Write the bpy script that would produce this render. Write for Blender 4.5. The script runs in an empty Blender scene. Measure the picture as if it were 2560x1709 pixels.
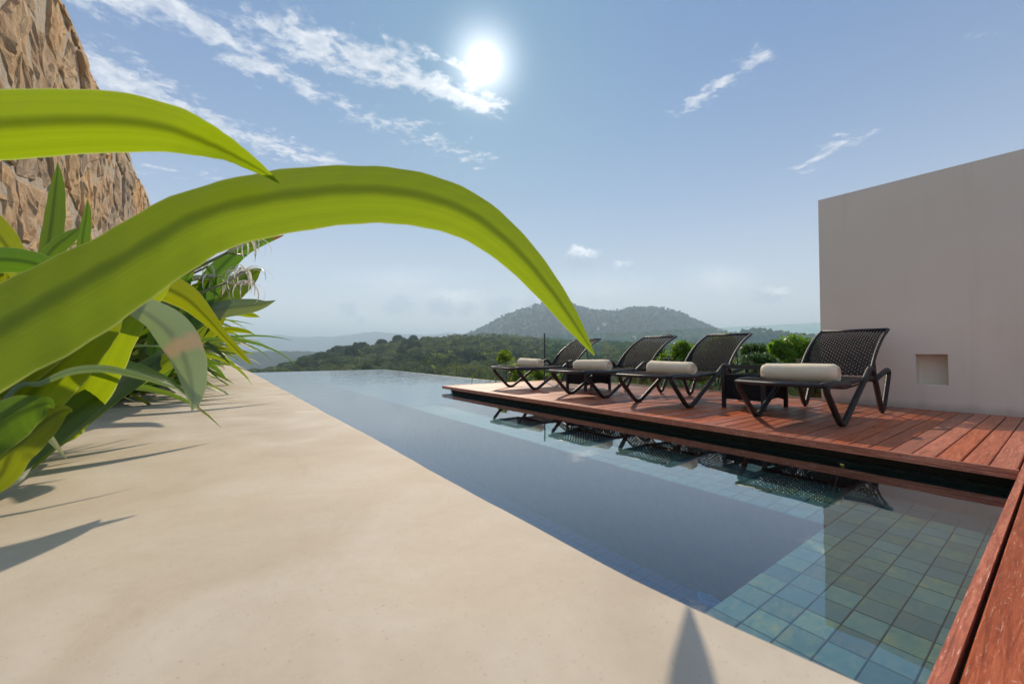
import bpy, bmesh, math, random
import numpy as np
from mathutils import Vector, Matrix, noise as mnoise

rnd = random.Random(7)
rng = np.random.default_rng(7)
scn = bpy.context.scene
COL = scn.collection
R = math.radians

# ------------------------------------------------------------------ camera
FPX = 1021.0                       # focal length in pixels of a 2560-wide frame
CAMZ = 0.725
YAW, PITCH = R(36.1), R(1.43)      # heading to the right of +Y, looking slightly up
cam_d = bpy.data.cameras.new('camera')
cam = bpy.data.objects.new('camera', cam_d)
COL.objects.link(cam)
cam_d.sensor_width = 36.0
cam_d.lens = 36.0 * FPX / 2560
cam_d.clip_start = 0.02
cam_d.clip_end = 30000
cam.location = (0, 0, CAMZ)
cam.rotation_euler = (math.pi/2 + PITCH, 0, -YAW)
cam_d.dof.use_dof = True
cam_d.dof.focus_distance = 3.2
cam_d.dof.aperture_fstop = 7.0
scn.camera = cam

FH = Vector((math.sin(YAW), math.cos(YAW), 0))
RT = Vector((math.cos(YAW), -math.sin(YAW), 0))
UP = Vector((0, 0, 1))
FW = FH*math.cos(PITCH) + UP*math.sin(PITCH)
CU = UP*math.cos(PITCH) - FH*math.sin(PITCH)
CAM = Vector((0, 0, CAMZ))

def ray(u, v):
    return FW + RT*((u-1280)/FPX) + CU*((854.5-v)/FPX)
def at(u, v, D):
    """point at distance D along the viewing axis for a photograph position (2560x1709)"""
    return CAM + ray(u, v)*D
def fr(k, D, z=0.0):
    """k = sideways slope, D = distance ahead"""
    p = FH*D + RT*(k*D)
    return Vector((p.x, p.y, z))

# ------------------------------------------------------------------ light
SUN = ray(1210, 158).normalized()
SUN_EL = math.asin(SUN.z)
SUN_AZ = math.atan2(SUN.x, SUN.y)
sun_d = bpy.data.lights.new('sun', 'SUN')
sun_d.energy = 2.0
sun_d.angle = R(0.9)
sun_d.color = (1.0, 0.84, 0.64)
sun = bpy.data.objects.new('sun', sun_d)
COL.objects.link(sun)
sun.rotation_euler = SUN.to_track_quat('Z', 'Y').to_euler()
sun.location = (20, 30, 30)

scn.view_settings.view_transform = 'Standard'
scn.view_settings.look = 'None'
scn.view_settings.exposure = 1.08
scn.view_settings.gamma = 1.0
scn.view_settings.use_curve_mapping = False
scn.render.engine = 'CYCLES'
cy = scn.cycles
cy.use_denoising = True
try: cy.denoiser = 'OPENIMAGEDENOISE'
except Exception: pass
cy.max_bounces = 10
cy.diffuse_bounces = 3
cy.glossy_bounces = 4
cy.transmission_bounces = 6
cy.transparent_max_bounces = 24
cy.volume_bounces = 1
cy.caustics_reflective = False
cy.caustics_refractive = False
cy.sample_clamp_indirect = 6.0

# ------------------------------------------------------------------ node helpers
class NT:
    def __init__(s, tree):
        s.t = tree; s.n = tree.nodes; s.l = tree.links
    def new(s, typ, **kw):
        nd = s.n.new(typ)
        for k, v in kw.items(): setattr(nd, k, v)
        return nd
    def put(s, sock, val):
        if isinstance(val, bpy.types.NodeSocket): s.l.new(val, sock)
        elif isinstance(val, (tuple, list)) and sock.type == 'RGBA' and len(val) == 3: sock.default_value = (*val, 1)
        else: sock.default_value = val
    def m(s, op, a, b=None, c=None, clamp=False):
        nd = s.new('ShaderNodeMath', operation=op); nd.use_clamp = clamp
        s.put(nd.inputs[0], a)
        if b is not None: s.put(nd.inputs[1], b)
        if c is not None: s.put(nd.inputs[2], c)
        return nd.outputs[0]
    def vm(s, op, a, b=None, out=0):
        nd = s.new('ShaderNodeVectorMath', operation=op)
        s.put(nd.inputs[0], a)
        if b is not None:
            s.put(nd.inputs['Scale'] if op == 'SCALE' else nd.inputs[1], b)
        return nd.outputs['Value'] if op in ('DOT_PRODUCT', 'LENGTH', 'DISTANCE') else nd.outputs[0]
    def mix(s, f, a, b, blend='MIX'):
        nd = s.new('ShaderNodeMix', data_type='RGBA', blend_type=blend)
        s.put(nd.inputs[0], f); s.put(nd.inputs[6], a); s.put(nd.inputs[7], b)
        return nd.outputs[2]
    def ramp(s, f, stops):
        nd = s.new('ShaderNodeValToRGB')
        cr = nd.color_ramp
        while len(cr.elements) < len(stops): cr.elements.new(0.5)
        for e, (p, c) in zip(cr.elements, stops):
            e.position = p
            e.color = (c, c, c, 1) if isinstance(c, (int, float)) else (*c, 1)
        s.put(nd.inputs[0], f)
        return nd.outputs[0]
    def noise(s, vec, scale, detail=4, rough=0.55, dist=0.0, out=0):
        nd = s.new('ShaderNodeTexNoise')
        if vec is not None: s.put(nd.inputs['Vector'], vec)
        nd.inputs['Scale'].default_value = scale
        nd.inputs['Detail'].default_value = detail
        nd.inputs['Roughness'].default_value = rough
        nd.inputs['Distortion'].default_value = dist
        return nd.outputs[out]
    def mapping(s, vec, loc=(0,0,0), rot=(0,0,0), scale=(1,1,1)):
        nd = s.new('ShaderNodeMapping')
        s.put(nd.inputs[0], vec)
        s.put(nd.inputs[1], loc); s.put(nd.inputs[2], rot); s.put(nd.inputs[3], scale)
        return nd.outputs[0]
    def sstep(s, x, a, b):
        nd = s.new('ShaderNodeMapRange', interpolation_type='SMOOTHSTEP')
        s.put(nd.inputs[0], x); s.put(nd.inputs[1], a); s.put(nd.inputs[2], b)
        return nd.outputs[0]

# ------------------------------------------------------------------ world: sky, sun disc, clouds
world = bpy.data.worlds.new('World')
scn.world = world
world.use_nodes = True
W = NT(world.node_tree)
for nd in list(W.n): W.n.remove(nd)
sky = W.new('ShaderNodeTexSky', sky_type='NISHITA')
sky.sun_disc = False
sky.sun_elevation = SUN_EL
sky.sun_rotation = SUN_AZ
sky.altitude = 60
sky.air_density = 1.0
sky.dust_density = 0.5
sky.ozone_density = 1.6
tc = W.new('ShaderNodeTexCoord')
dirv = W.vm('NORMALIZE', tc.outputs['Generated'])
sep = W.new('ShaderNodeSeparateXYZ'); W.put(sep.inputs[0], dirv)
zz = W.m('MAXIMUM', sep.outputs[2], 0.03)
fwd = W.vm('DOT_PRODUCT', dirv, tuple(FH))
lat = W.vm('DOT_PRODUCT', dirv, tuple(RT))
comb = W.new('ShaderNodeCombineXYZ')
W.put(comb.inputs[0], W.m('DIVIDE', lat, zz)); W.put(comb.inputs[1], W.m('DIVIDE', fwd, zz))
P = comb.outputs[0]
def cp(u, v):
    d = ray(u, v); z = d.z
    return (d.dot(RT)/z, d.dot(FH)/z)
def band(u0, v0, u1, v1, w, k, raw=None):
    a, b = raw if raw else (cp(u0, v0), cp(u1, v1))
    t = Vector((b[0]-a[0], b[1]-a[1], 0)); L = t.length; t.normalize()
    rel = W.vm('SUBTRACT', P, (a[0], a[1], 0))
    s = W.m('DIVIDE', W.vm('DOT_PRODUCT', rel, tuple(t)), L, clamp=True)
    foot = W.vm('SCALE', (t.x*L, t.y*L, 0), s)
    d = W.vm('LENGTH', W.vm('SUBTRACT', rel, foot))
    return W.m('MULTIPLY', W.m('SUBTRACT', 1.0, W.m('DIVIDE', d, w)), k)
bands = [band(730,95, 960,170, .20, 1.0), band(920,150, 1215,265, .13, 1.05),
         band(1040,110, 1200,200, .07, .62),
         band(230,160, 480,300, .27, .95), band(480,300, 800,400, .24, .8), band(250,395,520,440,.25,.45),
         band(200,-20, 420,20, .16, .85), band(430,20, 620,130, .15, .92), band(600,150, 700,180, .14, .9),
         band(600,70, 700,110, .06, .7), band(690,180, 860,270, .12, .72),
         band(900,285, 1040,330, .16, .62), band(1020,330, 1200,400, .22, .55),
         band(1715,275, 1890,148, .11, .68), band(2000,420, 2130,345, .16, .58), band(2420,95,2480,85,.06,.46),
         band(960,90,1010,110,.07,.75)]
# more cloud lanes, out of view overhead and behind, added as fill light
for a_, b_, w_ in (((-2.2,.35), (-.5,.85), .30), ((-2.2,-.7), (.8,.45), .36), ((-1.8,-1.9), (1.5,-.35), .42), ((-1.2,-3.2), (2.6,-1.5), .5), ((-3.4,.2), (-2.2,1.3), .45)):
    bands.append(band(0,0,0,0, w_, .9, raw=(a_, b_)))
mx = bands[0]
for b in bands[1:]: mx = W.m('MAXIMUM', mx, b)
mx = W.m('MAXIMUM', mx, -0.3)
pw = W.vm('ADD', P, W.vm('SCALE', W.vm('SUBTRACT', W.noise(P, 5.0, 3, out=1), (.5,.5,.5)), 0.10))
n1 = W.noise(pw, 13.0, 9, 0.60)
n2 = W.noise(P, 38.0, 6, 0.7)
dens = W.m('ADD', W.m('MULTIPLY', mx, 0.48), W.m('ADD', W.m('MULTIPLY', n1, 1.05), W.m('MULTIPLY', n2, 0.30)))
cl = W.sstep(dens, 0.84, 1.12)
# small far cumulus low in the sky
ang = W.new('ShaderNodeCombineXYZ')
fpos = W.m('MAXIMUM', fwd, 0.05)
W.put(ang.inputs[0], W.m('DIVIDE', lat, fpos)); W.put(ang.inputs[1], W.m('DIVIDE', sep.outputs[2], fpos))
A = ang.outputs[0]
An = W.vm('ADD', A, W.vm('SCALE', W.vm('SUBTRACT', W.noise(A, 34.0, 8, 0.72, out=1), (.5,.5,.5)), 0.085))
def blob(u, v, ru, rv, k=1.0):
    d = ray(u, v); f = d.dot(FH)
    q = W.vm('MULTIPLY', W.vm('SUBTRACT', An, (d.dot(RT)/f, d.z/f, 0)), (FPX/ru, FPX/rv, 1e-6))
    return W.m('MULTIPLY', W.m('SUBTRACT', 1.0, W.vm('LENGTH', q)), k)
def mxs(ls):
    r = ls[0]
    for q in ls[1:]: r = W.m('MAXIMUM', r, q)
    return r
lowg = W.sstep(mxs([blob(872,775,30,26), blob(1000,766,52,30), blob(1100,766,50,32), blob(1168,772,30,26), blob(1250,766,48,30),
                    blob(1330,762,40,24), blob(1450,655,42,30,.9), blob(1925,742,48,26,.9), blob(905,800,18,14,.8)]), -0.02, 0.55)
loww = W.sstep(mxs([blob(1455,632,56,20,.9), blob(1555,660,36,14,.6), blob(1940,728,50,16,.8), blob(1130,740,120,26,.5),
                    blob(1800,700,160,60,.4), blob(1000,700,260,60,.30), blob(1500,720,300,60,.3)]), 0.0, 0.9)
# angular distance from the sun
cosang = W.vm('DOT_PRODUCT', dirv, tuple(SUN))
angd = W.m('ARCCOSINE', W.m('MINIMUM', cosang, 0.999999))
def gauss(x, s):
    q = W.m('DIVIDE', x, s)
    return W.m('EXPONENT', W.m('MULTIPLY', W.m('MULTIPLY', q, q), -1.0))
disc = gauss(angd, 0.0135)
glow = gauss(angd, 0.055)
wide = gauss(angd, 0.42)
# sky colour: nishita, its forward glare tamed a little and hue kept blue
skyc = W.mix(1.0, sky.outputs[0], (0.42, 0.75, 1.03), 'MULTIPLY')
SKY_MUL = W.n.new('ShaderNodeVectorMath'); SKY_MUL.operation = 'SCALE'
# compress brightness so that the part round the sun and the horizon stay below white
bw = W.new('ShaderNodeRGBToBW'); W.put(bw.inputs[0], skyc)
div = W.m('ADD', 1.0, W.m('MULTIPLY', bw.outputs[0], 0.34))
W.put(SKY_MUL.inputs[0], skyc); W.put(SKY_MUL.inputs['Scale'], W.m('DIVIDE', 0.53, div))
veil = W.m('ADD', 0.06, W.m('MULTIPLY', W.m('EXPONENT', W.m('MULTIPLY', W.m('MAXIMUM', sep.outputs[2], 0.0), -4.6)), 0.90))
base = W.mix(veil, W.mix(1.0, SKY_MUL.outputs[0], (0.58, 0.89, 0.99), 'MULTIPLY'), (4.15, 4.10, 3.95))   # thin high veil
cshade = W.ramp(W.noise(pw, 22.0, 4), [(0.3, (2.1, 2.3, 2.6)), (0.7, (3.7, 3.7, 3.7))])
cshade = W.vm('ADD', cshade, W.vm('SCALE', (1.8, 1.75, 1.7), gauss(angd, 0.11)))
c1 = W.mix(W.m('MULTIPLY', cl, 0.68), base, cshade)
c2 = W.mix(W.m('MULTIPLY', loww, 0.55), c1, (5.2, 5.1, 5.05))
c3 = W.mix(W.m('MULTIPLY', lowg, 0.42), c2, (1.7, 2.0, 2.5))
g = W.vm('ADD', W.vm('SCALE', (260, 255, 245), disc), W.vm('SCALE', (3.4, 3.3, 3.15), glow))
c4 = W.vm('ADD', c3, g)
bg = W.new('ShaderNodeBackground')
W.put(bg.inputs[0], c4)
bg.inputs[1].default_value = 0.15
wo = W.new('ShaderNodeOutputWorld'); W.l.new(bg.outputs[0], wo.inputs[0])
world.cycles.sampling_method = 'MANUAL'
world.cycles.sample_map_resolution = 1024

# ------------------------------------------------------------------ materials
def newmat(name):
    m = bpy.data.materials.new(name); m.use_nodes = True
    for nd in list(m.node_tree.nodes): m.node_tree.nodes.remove(nd)
    t = NT(m.node_tree)
    out = t.new('ShaderNodeOutputMaterial')
    return m, t, out
def principled(t, out, color, rough=0.5, bump=None, bstr=0.3, bdist=0.01, spec=0.5, metallic=0.0):
    b = t.new('ShaderNodeBsdfPrincipled')
    t.put(b.inputs['Base Color'], color); t.put(b.inputs['Roughness'], rough)
    b.inputs['Specular IOR Level'].default_value = spec
    b.inputs['Metallic'].default_value = metallic
    if bump is not None:
        bn = t.new('ShaderNodeBump'); bn.inputs['Strength'].default_value = bstr; bn.inputs['Distance'].default_value = bdist
        t.put(bn.inputs['Height'], bump); t.l.new(bn.outputs[0], b.inputs['Normal'])
    t.l.new(b.outputs[0], out.inputs[0])
    return b
def objco(t): return t.new('ShaderNodeTexCoord').outputs['Object']
def geoco(t): return t.new('ShaderNodeNewGeometry').outputs['Position']
def orand(t): return t.new('ShaderNodeObjectInfo').outputs['Random']
def hsv(t, col, h=0.5, s=1.0, v=1.0):
    nd = t.new('ShaderNodeHueSaturation'); t.put(nd.inputs['Color'], col)
    t.put(nd.inputs['Hue'], h); t.put(nd.inputs['Saturation'], s); t.put(nd.inputs['Value'], v)
    return nd.outputs[0]
def rvar(t, lo, hi, src=None):
    nd = t.new('ShaderNodeMapRange'); t.put(nd.inputs[0], src if src is not None else orand(t))
    nd.inputs[3].default_value = lo; nd.inputs[4].default_value = hi
    return nd.outputs[0]

def mat_plain(name, color, rough=0.5, nscale=20, namt=0.12, bstr=0.15, bdist=0.004, metallic=0, spec=0.5):
    m, t, o = newmat(name)
    p = geoco(t)
    n = t.noise(p, nscale, 5)
    c = hsv(t, color, v=rvar(t, 1-namt, 1+namt, n))
    principled(t, o, c, rough, t.noise(p, nscale*4, 3), bstr, bdist, spec, metallic)
    return m

def mat_wood(name, axis='x'):
    m, t, o = newmat(name)
    p = geoco(t); r = orand(t)
    off = t.new('ShaderNodeCombineXYZ'); t.put(off.inputs[0], t.m('MULTIPLY', r, 37.0)); t.put(off.inputs[2], t.m('MULTIPLY', r, 11.0))
    pp = t.vm('ADD', p, off.outputs[0])
    sc = (1.6, 22, 22) if axis == 'x' else (22, 1.6, 22)
    g = t.noise(t.mapping(pp, scale=sc), 2.4, 8, 0.62, 1.6)
    fine = t.noise(t.mapping(pp, scale=tuple(s*3.2 for s in sc)), 3.0, 5, 0.7)
    col = t.ramp(g, [(0.25, (0.130, 0.036, 0.019)), (0.5, (0.290, 0.088, 0.048)), (0.75, (0.44, 0.162, 0.095))])
    col = t.mix(t.sstep(fine, 0.56, 0.70), col, (0.52, 0.30, 0.22))
    # pale worn flecks and dark knots
    wearn = t.noise(t.mapping(pp, scale=(10,10,10) if axis=='x' else (10,10,10)), 6.0, 6, 0.75)
    col = t.mix(t.m('MULTIPLY', t.sstep(wearn, 0.60, 0.68), 0.75), col, (0.60, 0.36, 0.27))
    vo = t.new('ShaderNodeTexVoronoi'); t.put(vo.inputs['Vector'], t.mapping(pp, scale=(2.6, 6, 6) if axis=='x' else (6,2.6,6))); vo.inputs['Scale'].default_value = 1.6
    knot = t.sstep(vo.outputs['Distance'], 0.075, 0.02)
    col = t.mix(t.m('MULTIPLY', knot, 0.8), col, (0.05, 0.014, 0.010))
    big = t.noise(p, 1.3, 3)
    col = hsv(t, col, v=t.m('MULTIPLY', rvar(t, 1.15, 1.85, r), rvar(t, 0.85, 1.25, big)), s=rvar(t, 0.95, 1.18, t.m('FRACT', t.m('MULTIPLY', r, 5.3))))
    rough = rvar(t, 0.26, 0.50, g)
    h = t.m('ADD', t.m('MULTIPLY', g, 0.7), t.m('MULTIPLY', fine, 0.5))
    principled(t, o, col, rough, h, 0.55, 0.004, 0.45)
    return m

M = {}
M['deck'] = mat_wood('red_hardwood_along', 'x')
M['deck_edge'] = mat_wood('red_hardwood_edge', 'y')
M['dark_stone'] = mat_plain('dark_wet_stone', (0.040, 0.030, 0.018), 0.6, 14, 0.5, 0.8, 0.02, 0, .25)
M['cream_wall'] = None

def mat_ledge():
    m, t, o = newmat('cream_terrazzo')
    p = geoco(t)
    a = t.noise(p, 5.0, 6, 0.6, 0.4); b = t.noise(p, 60, 4, 0.7); w = t.noise(p, 1.4, 3)
    c = t.ramp(a, [(0.28, (0.50, 0.42, 0.32)), (0.5, (0.59, 0.515, 0.41)), (0.72, (0.68, 0.62, 0.53))])
    c = t.mix(t.m('MULTIPLY', t.sstep(w, 0.45, 0.7), 0.35), c, (0.62, 0.50, 0.35))
    c = hsv(t, c, v=rvar(t, 0.93, 1.06, b))
    sp_ = t.noise(p, 260, 2, 0.5); hl = t.noise(t.mapping(p, scale=(1,1,1)), 2.6, 8, 0.75, 1.8)
    c = t.mix(t.m('MULTIPLY', t.sstep(sp_, 0.66, 0.74), 0.5), c, (0.30, 0.24, 0.18))
    c = t.mix(t.m('MULTIPLY', t.sstep(hl, 0.60, 0.66), 0.16), c, (0.42, 0.34, 0.25))
    principled(t, o, c, rvar(t, 0.66, 0.82, a), t.m('ADD', t.m('MULTIPLY', b, 0.5), a), 0.15, 0.005, 0.25)
    return m
M['ledge'] = mat_ledge()

def mat_render():
    m, t, o = newmat('cream_render')
    p = geoco(t)
    a = t.noise(p, 1.2, 5, 0.6); b = t.noise(p, 140, 3, 0.7)
    sepz = t.new('ShaderNodeSeparateXYZ'); t.put(sepz.inputs[0], p)
    streak = t.noise(t.mapping(p, scale=(5, 5, 0.35)), 1.5, 5, 0.6)
    c = t.ramp(a, [(0.3, (0.86, 0.775, 0.63)), (0.7, (0.90, 0.825, 0.69))])
    c = t.mix(t.m('MULTIPLY', t.sstep(streak, 0.50, 0.75), 0.14), c, (0.55, 0.50, 0.43))
    foot = t.sstep(t.m('ADD', sepz.outputs[2], t.m('MULTIPLY', streak, -0.10)), 0.16, 0.06)
    c = t.mix(t.m('MULTIPLY', foot, 0.5), c, (0.42, 0.34, 0.27))
    principled(t, o, c, 0.85, t.m('ADD', b, t.m('MULTIPLY', a, 0.6)), 0.18, 0.003, 0.25)
    return m
M['cream_wall'] = mat_render()

def mat_tile():
    m, t, o = newmat('green_slate_tile')
    p = geoco(t); r = orand(t)
    off = t.new('ShaderNodeCombineXYZ'); t.put(off.inputs[0], t.m('MULTIPLY', r, 50.0))
    pp = t.vm('ADD', p, off.outputs[0])
    a = t.noise(t.mapping(pp, scale=(6, 12, 6)), 1.6, 7, 0.65, 0.8)
    c = t.ramp(a, [(0.25, (0.055, 0.135, 0.105)), (0.47, (0.115, 0.215, 0.155)), (0.60, (0.23, 0.26, 0.125)), (0.75, (0.40, 0.31, 0.11))])
    tw = t.new('ShaderNodeMath'); tw.operation = 'FRACT'; t.put(tw.inputs[0], t.m('MULTIPLY', r, 7.13))
    c = t.mix(rvar(t, 0.0, 0.75, tw.outputs[0]), c, (0.055, 0.155, 0.185))
    c = hsv(t, c, v=rvar(t, 0.70, 1.30, r))
    principled(t, o, c, 0.55, a, 0.6, 0.006, 0.3)
    return m
M['tile'] = mat_tile()
def mat_grout():
    m, t, o = newmat('brown_grout')
    p = geoco(t)
    c = t.ramp(t.noise(p, 7, 5), [(0.35, (0.03, 0.022, 0.018)), (0.65, (0.20, 0.085, 0.03))])
    principled(t, o, c, 0.9)
    return m
M['grout'] = mat_grout()
def mat_deepfloor(nm='deep_pool_tiling', c1=(0.15, 0.30, 0.45, 1), c2=(0.17, 0.33, 0.47, 1)):
    m, t, o = newmat(nm)
    p = geoco(t)
    br = t.new('ShaderNodeTexBrick'); br.offset = 0; t.put(br.inputs['Vector'], p)
    br.inputs['Scale'].default_value = 1.0; br.inputs['Brick Width'].default_value = 0.133; br.inputs['Row Height'].default_value = 0.103
    br.inputs['Mortar Size'].default_value = 0.004; br.inputs['Color1'].default_value = c1; br.inputs['Color2'].default_value = c2
    br.inputs['Mortar'].default_value = (0.08, 0.12, 0.13, 1)
    principled(t, o, br.outputs[0], 0.7, t.noise(p, 20, 4), 0.3)
    return m
M['deep'] = mat_deepfloor()
M['shallow'] = mat_deepfloor('shelf_tiling', (0.10, 0.19, 0.19, 1), (0.13, 0.22, 0.20, 1))

def schlick(t, f0, normal=None, power=5.0):
    ge = t.new('ShaderNodeNewGeometry')
    n = normal if normal is not None else ge.outputs['Normal']
    c = t.m('ABSOLUTE', t.vm('DOT_PRODUCT', n, ge.outputs['Incoming']))
    q = t.m('POWER', t.m('SUBTRACT', 1.0, c, clamp=True), power)
    return t.m('ADD', f0, t.m('MULTIPLY', q, 1-f0), clamp=True)

def mat_water():
    m, t, o = newmat('pool_water')
    p = geoco(t)
    w1 = t.noise(t.mapping(p, scale=(1, 1, 0.0)), 3.2, 3, 0.5, 0.6)
    w2 = t.noise(t.mapping(p, scale=(1, 1, 0.0)), 11.0, 2, 0.5)
    hgt = t.m('ADD', w1, t.m('MULTIPLY', w2, 0.10))
    bn = t.new('ShaderNodeBump'); bn.inputs['Strength'].default_value = 0.10; bn.inputs['Distance'].default_value = 0.007
    sy = t.new('ShaderNodeSeparateXYZ'); t.put(sy.inputs[0], p)
    wind = t.m('ADD', 1.0, t.m('MULTIPLY', t.sstep(sy.outputs[1], 5.0, 12.0), 20.0))
    t.put(bn.inputs['Height'], t.m('MULTIPLY', hgt, wind))
    gl = t.new('ShaderNodeBsdfGlossy'); gl.inputs['Roughness'].default_value = 0.0
    t.l.new(bn.outputs[0], gl.inputs['Normal'])
    tr = t.new('ShaderNodeBsdfTransparent'); tr.inputs[0].default_value = (0.97, 0.99, 1.0, 1)
    mx_ = t.new('ShaderNodeMixShader')
    t.put(mx_.inputs[0], schlick(t, 0.06, bn.outputs[0], 2.3)); t.l.new(tr.outputs[0], mx_.inputs[1]); t.l.new(gl.outputs[0], mx_.inputs[2])
    t.l.new(mx_.outputs[0], o.inputs[0])
    ab = t.new('ShaderNodeVolumeAbsorption'); ab.inputs['Color'].default_value = (0.15, 0.74, 0.96, 1); ab.inputs['Density'].default_value = 0.65
    t.l.new(ab.outputs[0], o.inputs['Volume'])
    return m
M['water'] = mat_water()

def mat_sea():
    m, t, o = newmat('sea_water')
    p = geoco(t)
    principled(t, o, (0.05, 0.10, 0.13), 0.16, t.noise(p, 0.05, 4), 0.10, 1.0, 0.5)
    return m
M['sea'] = mat_sea()

def mat_glass(name, tint, f0=0.04):
    m, t, o = newmat(name)
    gl = t.new('ShaderNodeBsdfGlossy'); gl.inputs['Roughness'].default_value = 0.0
    tr = t.new('ShaderNodeBsdfTransparent'); tr.inputs[0].default_value = (*tint, 1)
    mm = t.new('ShaderNodeMixShader')
    t.put(mm.inputs[0], schlick(t, f0)); t.l.new(tr.outputs[0], mm.inputs[1]); t.l.new(gl.outputs[0], mm.inputs[2])
    t.l.new(mm.outputs[0], o.inputs[0])
    return m
M['glass'] = mat_glass('clear_glass', (0.90, 0.965, 0.95))
M['glass_edge'] = mat_plain('green_glass_edge', (0.30, 0.46, 0.42), 0.15, 30, 0.05)
M['table_glass'] = mat_glass('table_glass', (0.62, 0.72, 0.70), 0.06)

def mat_rattan(name, scale=260.0, rough=.32, spec=.5):
    m, t, o = newmat(name)
    p = objco(t)
    w = t.new('ShaderNodeTexWave'); w.wave_type = 'BANDS'; w.bands_direction = 'DIAGONAL'
    t.put(w.inputs['Vector'], p); w.inputs['Scale'].default_value = scale/6.28; w.inputs['Distortion'].default_value = 1.0
    n = t.noise(p, 30, 4)
    c = t.ramp(n, [(0.3, (0.010, 0.0105, 0.013)), (0.7, (0.022, 0.022, 0.026))])
    principled(t, o, c, rvar(t, rough, rough+.16, n), w.outputs[1], 0.7, 0.003, spec)
    return m
M['rattan'] = mat_rattan('black_rattan_wrap')
M['weave'] = mat_rattan('black_rattan_weave', 500, .75, .12)
M['metal'] = mat_plain('dark_metal_rod', (0.05, 0.05, 0.055), 0.35, 30, 0.1, 0.05, 0.002, 0.6)
M['steel'] = mat_plain('brushed_steel', (0.6, 0.6, 0.6), 0.3, 60, 0.05, 0.05, 0.001, 0.9)

def mat_towel():
    m, t, o = newmat('cream_towel')
    p = objco(t)
    n = t.noise(p, 420, 4, 0.8); b = t.noise(p, 9, 3)
    c = t.ramp(b, [(0.3, (0.97, 0.79, 0.54)), (0.7, (0.98, 0.84, 0.62))])
    bs = principled(t, o, c, 0.95, t.m('ADD', n, t.m('MULTIPLY', b, 2.5)), 0.6, 0.004, 0.1)
    bs.inputs['Sheen Weight'].default_value = 0.4
    return m
M['towel'] = mat_towel()

def mat_leaf(name, refl, trans, tmix=0.55, veins=True, rough=0.38, burn=False, brown=True):
    m, t, o = newmat(name)
    uv = t.new('ShaderNodeUVMap').outputs[0]
    sp = t.new('ShaderNodeSeparateXYZ'); t.put(sp.inputs[0], uv)
    u, v = sp.outputs[0], sp.outputs[1]
    mid = t.m('ABSOLUTE', t.m('SUBTRACT', u, 0.5))
    r = orand(t)
    tc_, rc = trans, refl
    if veins:
        vn = t.noise(t.mapping(uv, scale=(95, 0.8, 1)), 1.0, 3, 0.7)
        broad = t.noise(t.mapping(uv, scale=(7, 1.0, 1)), 1.0, 3, 0.5)
        band_ = t.sstep(mid, 0.0, 0.16)
        k = t.m('MULTIPLY', t.m('ADD', 0.46, t.m('MULTIPLY', band_, 0.54)), t.m('MULTIPLY', rvar(t, 0.80, 1.20, vn), rvar(t, 0.78, 1.16, broad)))
        if not brown: k = t.m('MULTIPLY', k, t.m('ADD', 0.60, t.m('MULTIPLY', t.sstep(v, 0.22, 0.60), 0.44)))
        tc_ = t.mix(1.0, trans, t.vm('SCALE', (1, 1, 1), k), 'MULTIPLY')
        rc = t.mix(1.0, refl, t.vm('SCALE', (1, 1, 1), rvar(t, 0.8, 1.15, vn)), 'MULTIPLY')
        # pale thin margin
        mg = t.sstep(mid, 0.475, 0.498)
        tc_ = t.mix(t.m('MULTIPLY', mg, 0.5), tc_, (0.75, 0.78, 0.30))
        # brown dried tip and spots
        tipm = t.sstep(t.m('ADD', v, t.m('MULTIPLY', t.noise(uv, 20, 3), 0.02)), 0.975, 0.995)
        spots = t.sstep(t.noise(t.mapping(uv, scale=(9, 45, 1)), 1.0, 4, 0.7), 0.74, 0.80)
        bm = t.m('MAXIMUM', t.m('MULTIPLY', tipm, t.m('GREATER_THAN', r, 0.6 if brown else 2.0)), t.m('MULTIPLY', spots, 0.4))
        tc_ = t.mix(bm, tc_, (0.30, 0.11, 0.03)); rc = t.mix(bm, rc, (0.22, 0.10, 0.04))
    if burn:
        q = t.m('ADD', v, t.m('MULTIPLY', t.noise(t.mapping(uv, scale=(7, 5, 1)), 1.0, 3), 0.03))
        bb = t.m('MULTIPLY', t.sstep(q, 0.855, 0.875), t.sstep(q, 0.905, 0.885))
        rc = t.mix(t.m('MULTIPLY', bb, 0.85), rc, (0.78, 0.64, 0.46)); tc_ = t.mix(bb, tc_, (0.55, 0.36, 0.2))
    hv = rvar(t, 0.485, 0.512, r); vv = rvar(t, 0.82, 1.12, r)
    rc = hsv(t, rc, h=hv, v=vv); tc_ = hsv(t, tc_, h=hv, v=vv)
    b = t.new('ShaderNodeBsdfPrincipled')
    t.put(b.inputs['Base Color'], rc); b.inputs['Roughness'].default_value = rough
    b.inputs['Specular IOR Level'].default_value = 0.45
    if veins:
        bn = t.new('ShaderNodeBump'); bn.inputs['Strength'].default_value = 0.35; bn.inputs['Distance'].default_value = 0.002
        t.put(bn.inputs['Height'], vn); t.l.new(bn.outputs[0], b.inputs['Normal'])
    tl = t.new('ShaderNodeBsdfTranslucent'); t.put(tl.inputs[0], tc_)
    ms = t.new('ShaderNodeMixShader'); ms.inputs[0].default_value = tmix
    t.l.new(b.outputs[0], ms.inputs[1]); t.l.new(tl.outputs[0], ms.inputs[2]); t.l.new(ms.outputs[0], o.inputs[0])
    return m
M['lily'] = mat_leaf('lily_leaf', (0.090, 0.190, 0.020), (0.34, 0.43, 0.006), 0.58, brown=False)
M['lily_dark'] = mat_leaf('lily_leaf_dark', (0.045, 0.125, 0.022), (0.17, 0.32, 0.012), 0.45)
M['lily_burnt'] = mat_leaf('lily_leaf_scorched', (0.42, 0.54, 0.40), (0.34, 0.46, 0.14), 0.25, rough=0.30, burn=True)
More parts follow.
